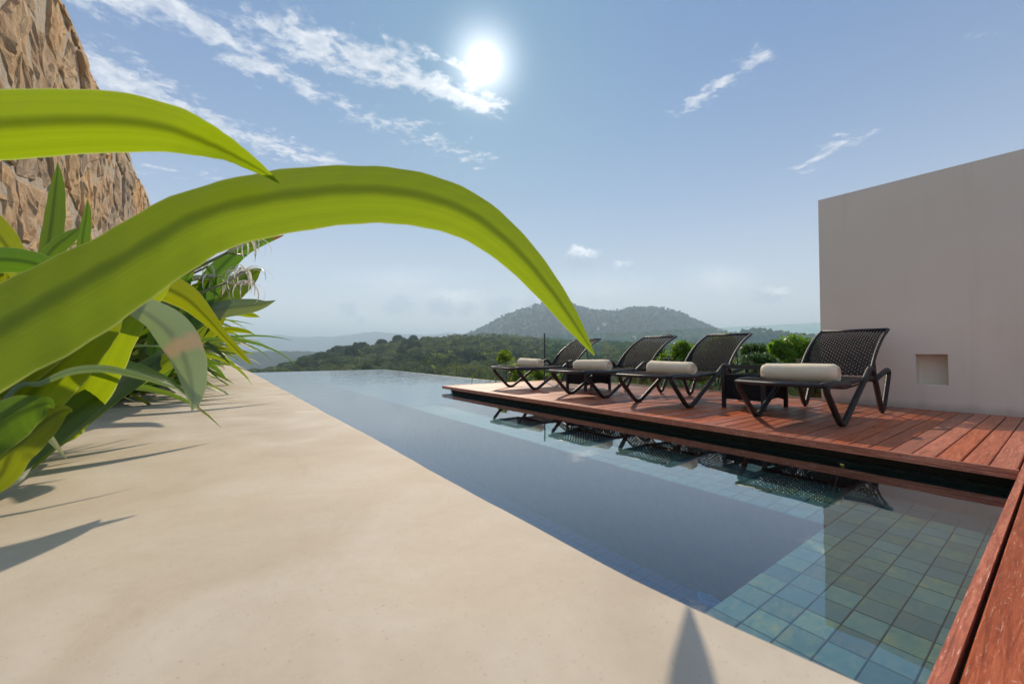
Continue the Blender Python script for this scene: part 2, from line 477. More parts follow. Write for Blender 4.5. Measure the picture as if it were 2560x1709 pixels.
M['lily_silver'] = mat_leaf('lily_leaf_silver', (0.24, 0.35, 0.22), (0.28, 0.42, 0.08), 0.30, rough=0.28)
M['petal'] = mat_leaf('white_petal', (0.80, 0.78, 0.72), (0.75, 0.72, 0.62), 0.4, veins=False)
M['stalk'] = mat_leaf('flower_stalk', (0.18, 0.22, 0.06), (0.3, 0.3, 0.08), 0.2, veins=False)
M['bushleaf'] = mat_leaf('shrub_leaf', (0.085, 0.170, 0.018), (0.36, 0.55, 0.02), 0.5, veins=False, rough=0.4)
M['bushleaf_dark'] = mat_leaf('shrub_leaf_dark', (0.045, 0.10, 0.022), (0.16, 0.28, 0.03), 0.4, veins=False, rough=0.45)
M['bark'] = mat_plain('bark', (0.16, 0.12, 0.085), 0.9, 30, 0.35, 0.8, 0.02)
M['soil'] = mat_plain('planting_soil', (0.05, 0.035, 0.025), 0.95, 20, 0.4, 0.9, 0.03)
M['weir'] = mat_plain('weir_stone', (0.12, 0.16, 0.15), 0.5, 20, 0.2)

def mat_forest(name, dark, light, tl=0.22):
    m, t, o = newmat(name)
    at_ = t.new('ShaderNodeAttribute'); at_.attribute_name = 'tint'; at_.attribute_type = 'GEOMETRY'
    f = at_.outputs['Fac']
    c = t.ramp(f, [(0.0, dark), (0.55, tuple((a+b)/2 for a, b in zip(dark, light))), (0.93, light), (1.0, (0.20, 0.16, 0.06))])
    b = t.new('ShaderNodeBsdfDiffuse'); t.put(b.inputs[0], c)
    tr = t.new('ShaderNodeBsdfTranslucent'); t.put(tr.inputs[0], t.mix(1.0, c, (1.5, 1.7, 0.7), 'MULTIPLY'))
    ms = t.new('ShaderNodeMixShader'); ms.inputs[0].default_value = tl
    t.l.new(b.outputs[0], ms.inputs[1]); t.l.new(tr.outputs[0], ms.inputs[2]); t.l.new(ms.outputs[0], o.inputs[0])
    return m
M['forest'] = mat_forest('forest_foliage', (0.055, 0.090, 0.045), (0.21, 0.24, 0.10), 0.25)
M['far_forest'] = mat_forest('far_forest_foliage', (0.018, 0.040, 0.030), (0.060, 0.090, 0.045), 0.1)
M['palm'] = mat_forest('palm_frond', (0.07, 0.11, 0.04), (0.26, 0.28, 0.11), 0.3)
def mat_ground():
    m, t, o = newmat('forest_ground')
    p = geoco(t)
    n = t.noise(p, 0.03, 8, 0.7); n2 = t.noise(p, 0.006, 4, 0.6)
    c = t.ramp(n, [(0.35, (0.020, 0.042, 0.028)), (0.55, (0.028, 0.052, 0.030)), (0.75, (0.044, 0.066, 0.036))])
    c = t.mix(t.m('MULTIPLY', t.sstep(n2, 0.62, 0.7), 0.5), c, (0.16, 0.14, 0.07))
    principled(t, o, c, 0.95, n, 1.0, 6.0, 0.1)
    return m
M['ground'] = mat_ground()

# ------------------------------------------------------------------ object helpers
def link(o, parent=None):
    COL.objects.link(o)
    if parent is not None: o.parent = parent
    return o
def tag(o, label=None, cat=None, group=None, kind=None):
    if label: o['label'] = label
    if cat: o['category'] = cat
    if group: o['group'] = group
    if kind: o['kind'] = kind
    return o
def empty(name, loc, rz=0):
    o = bpy.data.objects.new(name, None); COL.objects.link(o)
    o.location = loc; o.rotation_euler = (0, 0, rz); o.empty_display_size = 0.1
    return o
def mesh_np(name, verts, faces, mat, parent=None, uv=None, smooth=False, tint=None, mats=None, midx=None):
    """faces: (n,4) or (n,3) array or list of tuples"""
    me = bpy.data.meshes.new(name)
    if isinstance(faces, np.ndarray):
        n, k = faces.shape
        me.vertices.add(len(verts)); me.vertices.foreach_set('co', np.asarray(verts, dtype=np.float32).ravel())
        me.loops.add(n*k); me.loops.foreach_set('vertex_index', faces.astype(np.int32).ravel())
        me.polygons.add(n); me.polygons.foreach_set('loop_start', np.arange(0, n*k, k, dtype=np.int32))
        me.polygons.foreach_set('loop_total', np.full(n, k, dtype=np.int32))
        me.update(calc_edges=True)
    else:
        me.from_pydata([tuple(v) for v in verts], [], [tuple(f) for f in faces]); me.update()
    if uv is not None:
        l = me.uv_layers.new(name='UVMap')
        idx = np.empty(len(me.loops), dtype=np.int32); me.loops.foreach_get('vertex_index', idx)
        l.data.foreach_set('uv', np.asarray(uv, dtype=np.float32)[idx].ravel())
    if tint is not None:
        a = me.attributes.new('tint', 'FLOAT', 'FACE'); a.data.foreach_set('value', np.asarray(tint, dtype=np.float32))
    for mm in (mats or [mat]): me.materials.append(mm)
    if midx is not None: me.polygons.foreach_set('material_index', np.asarray(midx, dtype=np.int32))
    if smooth: me.polygons.foreach_set('use_smooth', np.ones(len(me.polygons), dtype=bool))
    o = bpy.data.objects.new(name, me)
    return link(o, parent)
def share(name, me, parent=None, loc=(0,0,0), rz=0.0, scale=(1,1,1)):
    o = bpy.data.objects.new(name, me); o.location = loc; o.rotation_euler = (0, 0, rz); o.scale = scale
    return link(o, parent)

class MB:
    def __init__(s): s.v = []; s.f = []; s.mi = []
    def add(s, vs, fs, mi=0):
        b = len(s.v); s.v += [tuple(v) for v in vs]; s.f += [tuple(i+b for i in f) for f in fs]; s.mi += [mi]*len(fs)
    def box(s, x0, x1, y0, y1, z0, z1, mi=0, bevel=0.0):
        if bevel <= 0:
            vs = [(x,y,z) for z in (z0,z1) for y in (y0,y1) for x in (x0,x1)]
            s.add(vs, [(0,2,3,1),(4,5,7,6),(0,1,5,4),(2,6,7,3),(0,4,6,2),(1,3,7,5)], mi); return
        b = bevel   # chamfered top edges
        vs = [(x0,y0,z0),(x1,y0,z0),(x1,y1,z0),(x0,y1,z0),(x0,y0,z1-b),(x1,y0,z1-b),(x1,y1,z1-b),(x0,y1,z1-b),
              (x0+b,y0+b,z1),(x1-b,y0+b,z1),(x1-b,y1-b,z1),(x0+b,y1-b,z1)]
        s.add(vs, [(3,2,1,0),(0,1,5,4),(1,2,6,5),(2,3,7,6),(3,0,4,7),(4,5,9,8),(5,6,10,9),(6,7,11,10),(7,4,8,11),(8,9,10,11)], mi)
    def tube(s, pts, r, n=8, mi=0, cap=True, r1=None):
        pts = [Vector(p) for p in pts]; N = len(pts)
        base = len(s.v); up = Vector((0,0,1)); nrm = None
        for i, p in enumerate(pts):
            tg = (pts[min(i+1,N-1)] - pts[max(i-1,0)]).normalized()
            if nrm is None:
                a = Vector((0,1,0)) if abs(tg.y) < 0.9 else Vector((1,0,0))
                nrm = (a - tg*a.dot(tg)).normalized()
            else:
                nrm = (nrm - tg*nrm.dot(tg)).normalized()
            bn = tg.cross(nrm)
            rr = r if r1 is None else r + (r1-r)*i/(N-1)
            for k in range(n):
                a = 2*math.pi*k/n
                s.v.append(tuple(p + nrm*(math.cos(a)*rr) + bn*(math.sin(a)*rr)))
        for i in range(N-1):
            for k in range(n):
                a = base+i*n+k; b = base+i*n+(k+1)%n
                s.f.append((a, b, b+n, a+n)); s.mi.append(mi)
        if cap:
            s.f.append(tuple(base+k for k in range(n))[::-1]); s.f.append(tuple(base+(N-1)*n+k for k in range(n))); s.mi += [mi, mi]
    def build(s, name, mat, parent=None, smooth=False, mats=None):
        return mesh_np(name, s.v, s.f, mat, parent, smooth=smooth, mats=mats, midx=s.mi if mats else None)
def boxobj(name, b, mat, parent=None, bevel=0.0):
    m = MB(); m.box(*b, bevel=bevel); return m.build(name, mat, parent)

def fillet(pts, rad, n=5):
    pts = [Vector(p) for p in pts]; out = [pts[0]]
    for i in range(1, len(pts)-1):
        r = rad[i] if isinstance(rad, (list, tuple)) else rad
        a = (pts[i-1]-pts[i]); b = (pts[i+1]-pts[i])
        d = min(r, a.length*0.48, b.length*0.48)
        p0 = pts[i]+a.normalized()*d; p2 = pts[i]+b.normalized()*d
        for k in range(n+1):
            t = k/n; out.append(p0*(1-t)**2 + pts[i]*2*t*(1-t) + p2*t*t)
    out.append(pts[-1]); return out
def catmull(P, n):
    """resample control rows (numpy) with n points"""
    P = np.asarray(P, float); m = len(P)
    ts = np.linspace(0, m-1, n); out = []
    Q = np.vstack([2*P[0]-P[1], P, 2*P[-1]-P[-2]])
    for t in ts:
        i = min(int(t), m-2); f = t-i
        a, b, c, d = Q[i], Q[i+1], Q[i+2], Q[i+3]
        out.append(0.5*((2*b)+(-a+c)*f+(2*a-5*b+4*c-d)*f*f+(-a+3*b-3*c+d)*f**3))
    return np.array(out)

# ================================================================== SETTING
# ------------------------------------------------------------------ terrain
def interp(tab, x):
    xs = [p[0] for p in tab]; ys = [p[1] for p in tab]
    return np.interp(x, xs, ys)
def e_of(v): return (880.0 - np.asarray(v, float))/FPX
SEAZ = -50.0
ridge_v = [(-400,935),(560,932),(640,921),(700,914),(760,893),(843,866),(920,862),(1000,848),(1090,846),(1160,838),(1250,838),(1350,846),(1450,852),(1600,856),(1800,858),(2045,855),(2400,850),(3600,850)]
ridge_D = [(-400,240),(600,240),(760,280),(900,330),(1000,360),(1160,400),(1300,480),(1500,600),(1800,700),(3600,700)]
mount_v = [(900,900),(1050,868),(1140,846),(1190,828),(1250,800),(1310,778),(1370,761),(1425,761),(1475,775),(1540,780),(1590,771),(1640,773),(1700,784),(1750,806),(1790,824),(1850,842),(1950,880),(2200,900),(3600,900)]
low_v = [(1500,880),(1700,862),(1800,846),(1890,831),(1960,838),(2060,842),(2300,834),(2700,850),(3600,850)]
far_v = [(-2000,850),(300,846),(560,846),(640,843),(690,835),(745,842),(830,842),(900,834),(940,829),(1000,834),(1060,836),(1130,832),(1250,842),(1500,850),(1900,842),(2200,835),(3000,850),(4600,850)]
head_v = [(200,905),(480,886),(590,881),(620,877),(690,881),(745,882),(790,886),(860,895),(1000,905)]

TT = {}
def height(k, D):
    """terrain height (world z) for sideways slope k and distance D (arrays)"""
    u = 1280 + k*FPX
    r1 = interp(ridge_D, u)
    h1 = CAMZ + e_of(interp(ridge_v, u))*r1 - 6.0
    zv = -14.0
    z = np.where(D < 40, -5.0 - (D-10)/30*5.0,
        np.where(D < 120, -10.0 - (D-40)/80*(-zv-10.0), zv))
    t = np.clip((D-120)/(r1-120), 0, 1)
    z = np.where(D >= 120, zv + (h1-zv)*(t*t*(3-2*t)*0.45+0.55*t), z)
    back = np.clip((D-r1)/260.0, 0, 1)
    lowland = np.where(u < 1000, SEAZ-6, np.where(u < 1200, SEAZ-6+(u-1000)/200*14, SEAZ+8))
    z = np.where(D > r1, h1 + (lowland-h1)*(back*back*(3-2*back)), z)
    def bump(tab, D0, wn, wf, base):
        cz = CAMZ + e_of(interp(tab, u))*D0
        w = np.where(D < D0, wn, wf)
        return base + (cz-base)*np.exp(-((D-D0)/w)**2)
    mt = bump(mount_v, 1800, 520, 700, SEAZ-2)
    lo = bump(low_v, 1150, 230, 300, SEAZ-2)
    fa = bump(far_v, 4600, 700, 900, SEAZ-30)
    hd = bump(head_v, 3300, 160, 200, SEAZ-30)
    far = np.maximum.reduce([mt, lo, fa, hd])
    return np.where(D > r1*0.9, np.maximum(z, far), z)
def fbm(x, y, s, seed=0):
    return mnoise.fractal(Vector((x/s+seed, y/s, seed*1.7)), 0.8, 2.0, 5)

def build_terrain():
    th_f = np.linspace(-math.radians(62), math.radians(58), 420)
    th_b = np.linspace(math.radians(58), math.radians(298), 60)[1:-1]
    th = np.concatenate([th_f, th_b])
    rs = np.concatenate([[9.0], np.geomspace(14, 7200, 190)])
    nt, nr = len(th), len(rs)
    V = np.zeros((nr, nt, 3))
    for j, a in enumerate(th):
        aw = (a+math.pi) % (2*math.pi) - math.pi
        ac = max(-math.radians(62), min(math.radians(58), aw))
        k = math.tan(ac); c = math.cos(ac)
        x = rs*math.sin(YAW+a); y = rs*math.cos(YAW+a)
        z = height(np.full(nr, k), rs*c)
        amp = np.clip((rs-60)/1500, 0, 1)
        nz = np.array([fbm(xx, yy, 160, 3.0) for xx, yy in zip(x, y)])
        nf = np.array([fbm(xx, yy, 28, 9.0) for xx, yy in zip(x, y)])
        land = z > SEAZ+1
        z = z + np.where(land, nz*amp*11*np.clip((z-SEAZ)/90, 0, 1) + nf*np.clip((rs-120)/900, 0, 1)*4.0, 0)
        V[:, j, 0] = x; V[:, j, 1] = y; V[:, j, 2] = z
    idx = np.arange(nr*nt).reshape(nr, nt)
    f = np.stack([idx[:-1, :], np.roll(idx, -1, 1)[:-1, :], np.roll(idx, -1, 1)[1:, :], idx[1:, :]], -1).reshape(-1, 4)
    verts = V.reshape(-1, 3)
    faces = [tuple(q) for q in f]
    verts = np.vstack([verts, [[0, 0, -7.0]]]); c = len(verts)-1
    o = mesh_np('hills_terrain', verts, f, M['ground'], smooth=True)
    tag(o, 'forested hills and mountain falling to the bay', kind='structure')
build_terrain()
# bottom plug under the house and the sea
pl = mesh_np('ground', [(-9.5,-9.5,-5.6),(9.5,-9.5,-5.6),(9.5,9.5,-5.6),(-9.5,9.5,-5.6)], [(0,1,2,3)], M['soil']); tag(pl, kind='structure')
cs = fr(0, 0)
sea = mesh_np('sea', [(-7400,-7400,SEAZ),(7400,-7400,SEAZ),(7400,7400,SEAZ),(-7400,7400,SEAZ)], [(0,1,2,3)], M['sea']); tag(sea, kind='structure')

# haze
hz = MB(); hz.box(-7600, 7600, -7600, 7600, SEAZ-90, 275)
haze = hz.build('haze', None)
hm, ht, ho = newmat('haze_air')
pv = ht.new('ShaderNodeVolumePrincipled')
pv.inputs['Color'].default_value = (0.66, 0.84, 0.98, 1); pv.inputs['Density'].default_value = 4.1e-4; pv.inputs['Anisotropy'].default_value = 0.15
ht.l.new(pv.outputs[0], ho.inputs['Volume'])
haze.data.materials.clear(); haze.data.materials.append(hm)
tag(haze, kind='stuff')

# ------------------------------------------------------------------ forest
def rot_basis(n, spread):
    """random unit normals leaning outward"""
    v = n + rng.normal(0, spread, n.shape); v /= np.linalg.norm(v, axis=1, keepdims=True); return v
def quads_at(c, nrm, size, aspect=1.0):
    N = len(c)
    a = rng.normal(size=(N, 3)); t = np.cross(nrm, a); t /= np.linalg.norm(t, axis=1, keepdims=True); b = np.cross(nrm, t)
    s = np.asarray(size).reshape(-1, 1)
    v = np.stack([c-t*s-b*s*aspect, c+t*s-b*s*aspect*0.7, c+t*s*0.8+b*s*aspect, c-t*s*0.9+b*s*aspect*0.8], 1)
    return v.reshape(-1, 3), np.arange(N*4).reshape(N, 4)
def crown_proto(nq, lobes, flat=0.72, qs=0.16):
    cs_, rs_ = [], []
    for i in range(lobes):
        a = rnd.uniform(0, 6.28); r = 0.55*math.sqrt(rnd.random())
        cs_.append((r*math.cos(a), r*math.sin(a), rnd.uniform(0.15, 0.75)*1.0)); rs_.append(rnd.uniform(0.42, 0.66))
    c = []; n = []
    for i in range(nq):
        k = rnd.randrange(lobes)
        d = Vector((rnd.gauss(0,1), rnd.gauss(0,1), rnd.gauss(0.35,1))).normalized()
        q = Vector(cs_[k]) + Vector((d.x*rs_[k], d.y*rs_[k], d.z*rs_[k]*flat))
        c.append(q); n.append(d)
    c = np.array(c); n = rot_basis(np.array(n), 0.22)
    v, f = quads_at(c, n, rng.uniform(qs*0.7, qs*1.3, nq))
    # solid rounded masses under the leaves
    VS, FS, off = [v], [f], len(v)
    for (cx, cy_, cz_), r_ in zip(cs_, rs_):
        nu, nv = (6, 3); q = []
        for a_ in range(nv+1):
            ph = -0.6 + (math.pi/2+0.6)*a_/nv
            for b_ in range(nu):
                th = 6.2832*(b_+.5*(a_%2))/nu; j = rnd.uniform(.82, .98)*r_
                q.append((cx+j*math.cos(ph)*math.cos(th), cy_+j*math.cos(ph)*math.sin(th), cz_+j*math.sin(ph)*flat))
        VS.append(np.array(q)); ff = [(a_*nu+b_, a_*nu+(b_+1)%nu, (a_+1)*nu+(b_+1)%nu, (a_+1)*nu+b_) for a_ in range(nv) for b_ in range(nu)]
        FS.append(np.array(ff)+off); off += len(q)
    return np.vstack(VS), np.vstack(FS)
def palm_proto(nf, seg, droop=1.0):
    """crown of fronds of unit length about the origin; each frond two sloping strips"""
    vs = []; fs = []
    for i in range(nf):
        a = 6.283*i/nf + rnd.uniform(-.2,.2); el = rnd.uniform(-0.35, 1.1); L = rnd.uniform(0.8, 1.1)
        pts = []; p = Vector((0,0,0)); e = el
        for s in range(seg+1):
            pts.append(p.copy()); p = p + Vector((math.cos(a)*math.cos(e), math.sin(a)*math.cos(e), math.sin(e)))*(L/seg); e -= rnd.uniform(0.3, 0.5)*droop*3.2/seg
        side = Vector((-math.sin(a), math.cos(a), 0))
        for sgn in (-1, 1):
            b = len(vs)
            for s, q in enumerate(pts):
                w = 0.15*math.sin(math.pi*min(1, (s+0.6)/(seg+0.6)))**0.6 + 0.01
                vs.append(tuple(q)); vs.append(tuple(q + side*sgn*w + Vector((0,0,-w*0.75))))
            for s in range(seg): fs.append((b+2*s, b+2*s+1, b+2*s+3, b+2*s+2))
    return np.array(vs), np.array(fs)
def scatter(name, protos, pts, scl, tints, mat, kind='stuff', zs=None):
    VS, FS, TS = [], [], []; off = 0
    for i in range(len(pts)):
        pv_, pf = protos[rnd.randrange(len(protos))]
        a = rnd.uniform(0, 6.28); ca, sa = math.cos(a), math.sin(a); s = scl[i]
        z = s if zs is None else zs[i]
        x = (pv_[:,0]*ca - pv_[:,1]*sa)*s + pts[i][0]; y = (pv_[:,0]*sa + pv_[:,1]*ca)*s + pts[i][1]; zz_ = pv_[:,2]*z + pts[i][2]
        VS.append(np.stack([x, y, zz_], 1)); FS.append(pf+off); off += len(pv_)
        TS.append(np.clip(tints[i] + rng.normal(0, 0.05, len(pf)), 0, 0.95 if tints[i] < 0.97 else 1))
    o = mesh_np(name, np.vstack(VS), np.vstack(FS), mat, tint=np.concatenate(TS))
    o['kind'] = kind
    return o
near_p = [crown_proto(170, 3, qs=0.085) for _ in range(7)]
mid_p = [crown_proto(60, 2, qs=0.12) for _ in range(7)]
far_p = [crown_proto(18, 2, qs=0.22) for _ in range(6)]
palm_n = [palm_proto(14, 5) for _ in range(4)]
palm_m = [palm_proto(11, 3) for _ in range(4)]

def tz(k, D):
    z = float(height(np.array([k]), np.array([D]))[0]); return z
def sample_forest(n, D0, D1, k0, k1, power=1.0):
    out = []
    while len(out) < n:
        D = math.sqrt(rnd.uniform(D0*D0, D1*D1)); k = rnd.uniform(k0, k1)
        z = tz(k, D)
        if z < SEAZ+2: continue
        if D > 150 and D < 1000:
            # skip ground lying behind the crest of its ridge
            r1 = float(interp(ridge_D, 1280+k*FPX))
            if D > r1*1.12: continue
        out.append((k, D, z))
    return out
def to_world(lst): return [(*fr(k, D).xy, z) for k, D, z in lst]
def tintf(p, amp=1.0):
    return min(0.94, max(0.02, 0.42 + 0.9*mnoise.noise(Vector((p[0]/45, p[1]/45, 2.0))) + rnd.uniform(-.38, .38)*amp))
# near slope
L = sample_forest(1500, 62, 190, -0.75, 0.85)
pts = to_world(L); sc_ = [rnd.uniform(2.2, 4.3) for _ in pts]
scatter('forest_slope', near_p, pts, sc_, [tintf(p) for p in pts], M['forest'])
L = sample_forest(3600, 185, 420, -0.75, 0.85)
pts = to_world(L); sc_ = [rnd.uniform(3.4, 6.8) for _ in pts]
scatter('forest_ridge', mid_p, pts, sc_, [tintf(p) for p in pts], M['forest'])
L = sample_forest(4200, 400, 800, 0.0, 0.9)
pts = to_world(L); sc_ = [rnd.uniform(3.5, 7.0) for _ in pts]
scatter('forest_valley', far_p, pts, sc_, [tintf(p) for p in pts], M['forest'])
# mountain woods
def sample_mount(n):
    out = []
    while len(out) < n:
        k = rnd.uniform(-0.25, 0.85); D = rnd.uniform(1000, 2000)
        z = tz(k, D)
        if z < SEAZ+14: continue
        p = fr(k, D)
        ang_ = 0
        nz = fbm(p.x, p.y, 160, 3.0); amp = min(1, (math.hypot(p.x, p.y)-60)/1500)
        z += nz*amp*11*min(1, (z-SEAZ)/90)
        out.append((p.x, p.y, z))
    return out
pts = sample_mount(9000); sc_ = [rnd.uniform(4, 8.5) for _ in pts]
scatter('forest_mountain', [crown_proto(6, 1, qs=0.32) for _ in range(5)], pts, sc_, [0.30+0.12*rnd.random() for p in pts], M['far_forest'])
# headland woods across the bay
out = []
while len(out) < 900:
    k = rnd.uniform(-0.95, -0.40); D = rnd.uniform(3150, 3420); z = tz(k, D)
    if z > SEAZ+6: out.append((*fr(k, D).xy, z))
scatter('forest_headland', [crown_proto(8, 2, qs=0.45) for _ in range(3)], out, [rnd.uniform(8, 17) for _ in out], [0.2]*len(out), M['far_forest'])
# palms in the valley, small in the picture
L = [q for q in sample_forest(1150, 105, 520, -0.22, 0.85)]
pts = [(x, y, z + rnd.uniform(4.5, 8.0)) for x, y, z in to_world(L)]
scatter('palm_grove_foliage', palm_m, pts, [rnd.uniform(2.6, 3.8) for _ in pts], [rnd.uniform(.2, .9) for _ in pts], M['palm'])

def add_tree(kind, k, D, h, cr, label, group, t=None, protos=near_p):
    z = tz(k, D)-0.5; loc = fr(k, D, z)
    o = empty(kind, loc)
    tag(o, label, 'tree', group)
    m = MB(); top = Vector((rnd.uniform(-.3,.3), rnd.uniform(-.3,.3), h*0.62))
    m.tube([(0,0,0), top*0.5, top], 0.22, 6, r1=0.12)
    for i in range(3):
        a = rnd.uniform(0,6.28); m.tube([top*0.85, top*0.95+Vector((math.cos(a), math.sin(a), 1.2))*cr*0.4], 0.09, 5, r1=0.04)
    m.build('trunk', M['bark'], o)
    pv_, pf = protos[rnd.randrange(len(protos))]
    v = pv_*np.array([cr, cr, (h*0.72)]) + np.array([0, 0, h*0.22])
    c = mesh_np('crown', v, pf, M['forest'], o, tint=np.clip((t if t is not None else rnd.uniform(.1,.7)) + rng.normal(0,.1,len(pf)), 0, .95))
    return o
hires = [crown_proto(460, 5, qs=0.07) for _ in range(4)]
# trees one can tell apart on the skyline of the near ridge
for (u, h, cr, lab) in [(852,9,5.0,'broad flat-topped dark tree standing at the left step of the wooded ridge skyline'),
                   (910,12,4.2,'round-headed tree rising alone above the ridge skyline left of its highest clump'),
                   (958,11,4.6,'tall dark tree on the ridge skyline beside the highest tree clump'),
                   (995,14,6.0,'largest dark round tree crown forming the highest clump on the ridge skyline'),
                   (1036,12,3.8,'narrow upright tree on the ridge skyline just past the highest clump'),
                   (1062,12,4.6,'pale round tree on the ridge skyline where the far mountains end'),
                   (1104,9,3.6,'small tree on the ridge skyline below the foot of the mountain slope')]:
    k = (u-1280)/FPX; D = float(interp(ridge_D, u))*0.98
    add_tree('skyline_tree', k, D, h*.85, cr*1.45, lab, None, t=rnd.uniform(0, .25), protos=hires)
for i in range(90):
    u = rnd.uniform(690, 1800); k = (u-1280)/FPX; D = rnd.uniform(120, 320)
    add_tree('forest_tree', k, D, rnd.uniform(7, 11), rnd.uniform(3.6, 6.2), 'rounded broadleaf tree standing out of the wooded slope below the pool', 'larger trees in the wooded slope', t=rnd.choice([.03,.1,.3,.6,.85]), protos=hires)

def make_palm(label, loc, h, fl, group=None, t=0.5, lean=0.3):
    o = empty('coconut_palm', loc); tag(o, label, 'palm tree', group)
    m = MB(); lx, ly = rnd.uniform(-lean, lean), rnd.uniform(-lean, lean)
    m.tube([(0,0,0),(lx*.2,ly*.2,h*.35),(lx*.55,ly*.55,h*.7),(lx,ly,h)], 0.17, 7, r1=0.10)
    m.build('trunk', M['bark'], o)
    nf = 15
    for i in range(nf):
        a = 6.283*i/nf*1.618*2 + rnd.uniform(-.2,.2); e = rnd.uniform(-0.6, 1.25); L_ = fl*rnd.uniform(.85,1.1)
        p = Vector((lx,ly,h)); seg = 8; P_ = []
        for s in range(seg+1):
            P_.append(p.copy()); p = p + Vector((math.cos(a)*math.cos(e), math.sin(a)*math.cos(e), math.sin(e)))*(L_/seg); e -= rnd.uniform(.16,.30)
        mm = MB(); mm.tube(P_, 0.02, 4, cap=False)
        side = Vector((-math.sin(a), math.cos(a), 0))
        for s in range(1, seg*3+1):
            f = s/(seg*3); q = P_[min(seg-1, int(f*seg))].lerp(P_[min(seg, int(f*seg)+1)], f*seg-int(f*seg)) if f < 1 else P_[-1]
            tg = (P_[min(seg, int(f*seg)+1)] - P_[min(seg-1,int(f*seg))]).normalized() if f < 1 else tg
            ll = fl*0.26*math.sin(math.pi*min(.97, .18+.8*f))
            for sg in (-1,1):
                d = (side*sg + tg*0.55 + Vector((0,0,-0.55+rnd.uniform(-.2,.2)))).normalized()
                w = tg*0.022*fl/2.4
                mm.add([q-w, q+w, q+d*ll+w*0.2], [(0,1,2)])
        mesh_np('frond', mm.v, mm.f, M['palm'], o, tint=np.full(len(mm.f), min(.94,max(.05,t+rnd.uniform(-.25,.25)))))
    return o
palm_list = [(1064,900,130,'dark palm standing in front of the slope behind the corner of the pool', .15),
             (1140,920,92,'palm crown with pale tangled fronds over the infinity edge before the deck corner', .8),
             (1197,928,84,'broad pale palm crown close beyond the pool edge beside the clipped topiary', .7)]
for (u, v, D, lab, t_) in palm_list:
    p = at(u, v, D); z0 = tz((u-1280)/FPX, D)
    h = max(3.0, p.z - z0)
    make_palm(lab, (p.x, p.y, z0), h, 3.3, t=t_)
for (u, v, D) in [(985,932,120),(1018,926,130),(1100,922,118),(1235,925,105),(1165,915,140),(1330,935,98),(1290,915,125),(760,925,130),(835,915,160),(905,928,140),
                  (1400,925,115),(1480,930,105),(1560,925,120),(1640,930,110),(1210,905,150),(1370,900,150),(1455,895,160)]:
    p = at(u, v, D); z0 = tz((u-1280)/FPX, D)
    make_palm('palm with drooping fronds among the trees just below the pool edge and deck', (p.x, p.y, z0), max(3.0, p.z-z0), 2.5, 'palms below the pool edge', t=rnd.uniform(.3,.9))

# a few white villas on the mountain side
for i, (u, v, D, s) in enumerate([(1511,831,1450,7),(1545,826,1470,7),(1495,842,1400,5),(1585,846,1300,6)]):
    p = at(u, v, D)
    p.z = tz((u-1280)/FPX, D)+2
    vil = empty('hillside_villa', p, YAW*-1+rnd.uniform(-.3,.3))
    tag(vil, ['tiny white villa on the mountain flank, lower left of the pair above the second lounger','tiny bright white villa on the mountain flank above the second lounger',
              'faint pale villa low on the mountain flank above the far lounger','tiny villa near the valley floor right of the white villas'][i], 'house')
    boxobj('wall', (-s, s, -s*0.7, s*0.7, -8, s*0.9), M['cream_wall'], vil)
    m = MB(); z = s*0.9
    m.add([(-s*1.1,-s*.8,z),(s*1.1,-s*.8,z),(s*1.1,s*.8,z),(-s*1.1,s*.8,z),(-s*.5,0,z+s*.5),(s*.5,0,z+s*.5)], [(0,1,5,4),(1,2,5),(2,3,4,5),(3,0,4),(3,2,1,0)])
    m.build('roof', M['weir'], vil)

# ------------------------------------------------------------------ the pool
X0, X1 = 0.368, 5.7          # ledge side, infinity side
Y0, Y1 = 0.175, 17.1
XD, YD = 3.42, 6.86         # deck front, deck end
SH = -0.20                  # top of shelf tiles
PX, PY = 2.67, 0.79         # bench / shelf inner edges
TX, TY = 0.133, 0.1025
DEEP = -0.90
# shells
boxobj('pool_floor_slab', (X0-0.1, X1+0.15, Y0-0.3, Y1+0.15, -5.5, DEEP), M['deep'])['kind'] = 'structure'
bpy.data.objects['pool_floor_slab'].name = 'deep_pool_floor'
shelf = boxobj('pool_shelf_floor', (X0+0.001, XD+0.13, Y0-0.12, PY, DEEP+.002, SH-0.010), M['grout']); tag(shelf, kind='structure')
bench = boxobj('pool_bench_floor', (PX, XD+0.13, PY+.001, YD-0.15, DEEP+.002, SH-0.010), M['grout']); tag(bench, kind='structure')
ext = boxobj('pool_bench_floor', (PX, X1-.001, YD-0.149, Y1-.001, DEEP+.002, SH-0.002), M['shallow']); tag(ext, kind='structure')
lb = boxobj('pool_step_floor', (X0+.001, X0+0.42, PY+.001, Y1-.3, DEEP+.002, SH-0.25), M['shallow']); tag(lb, kind='structure')
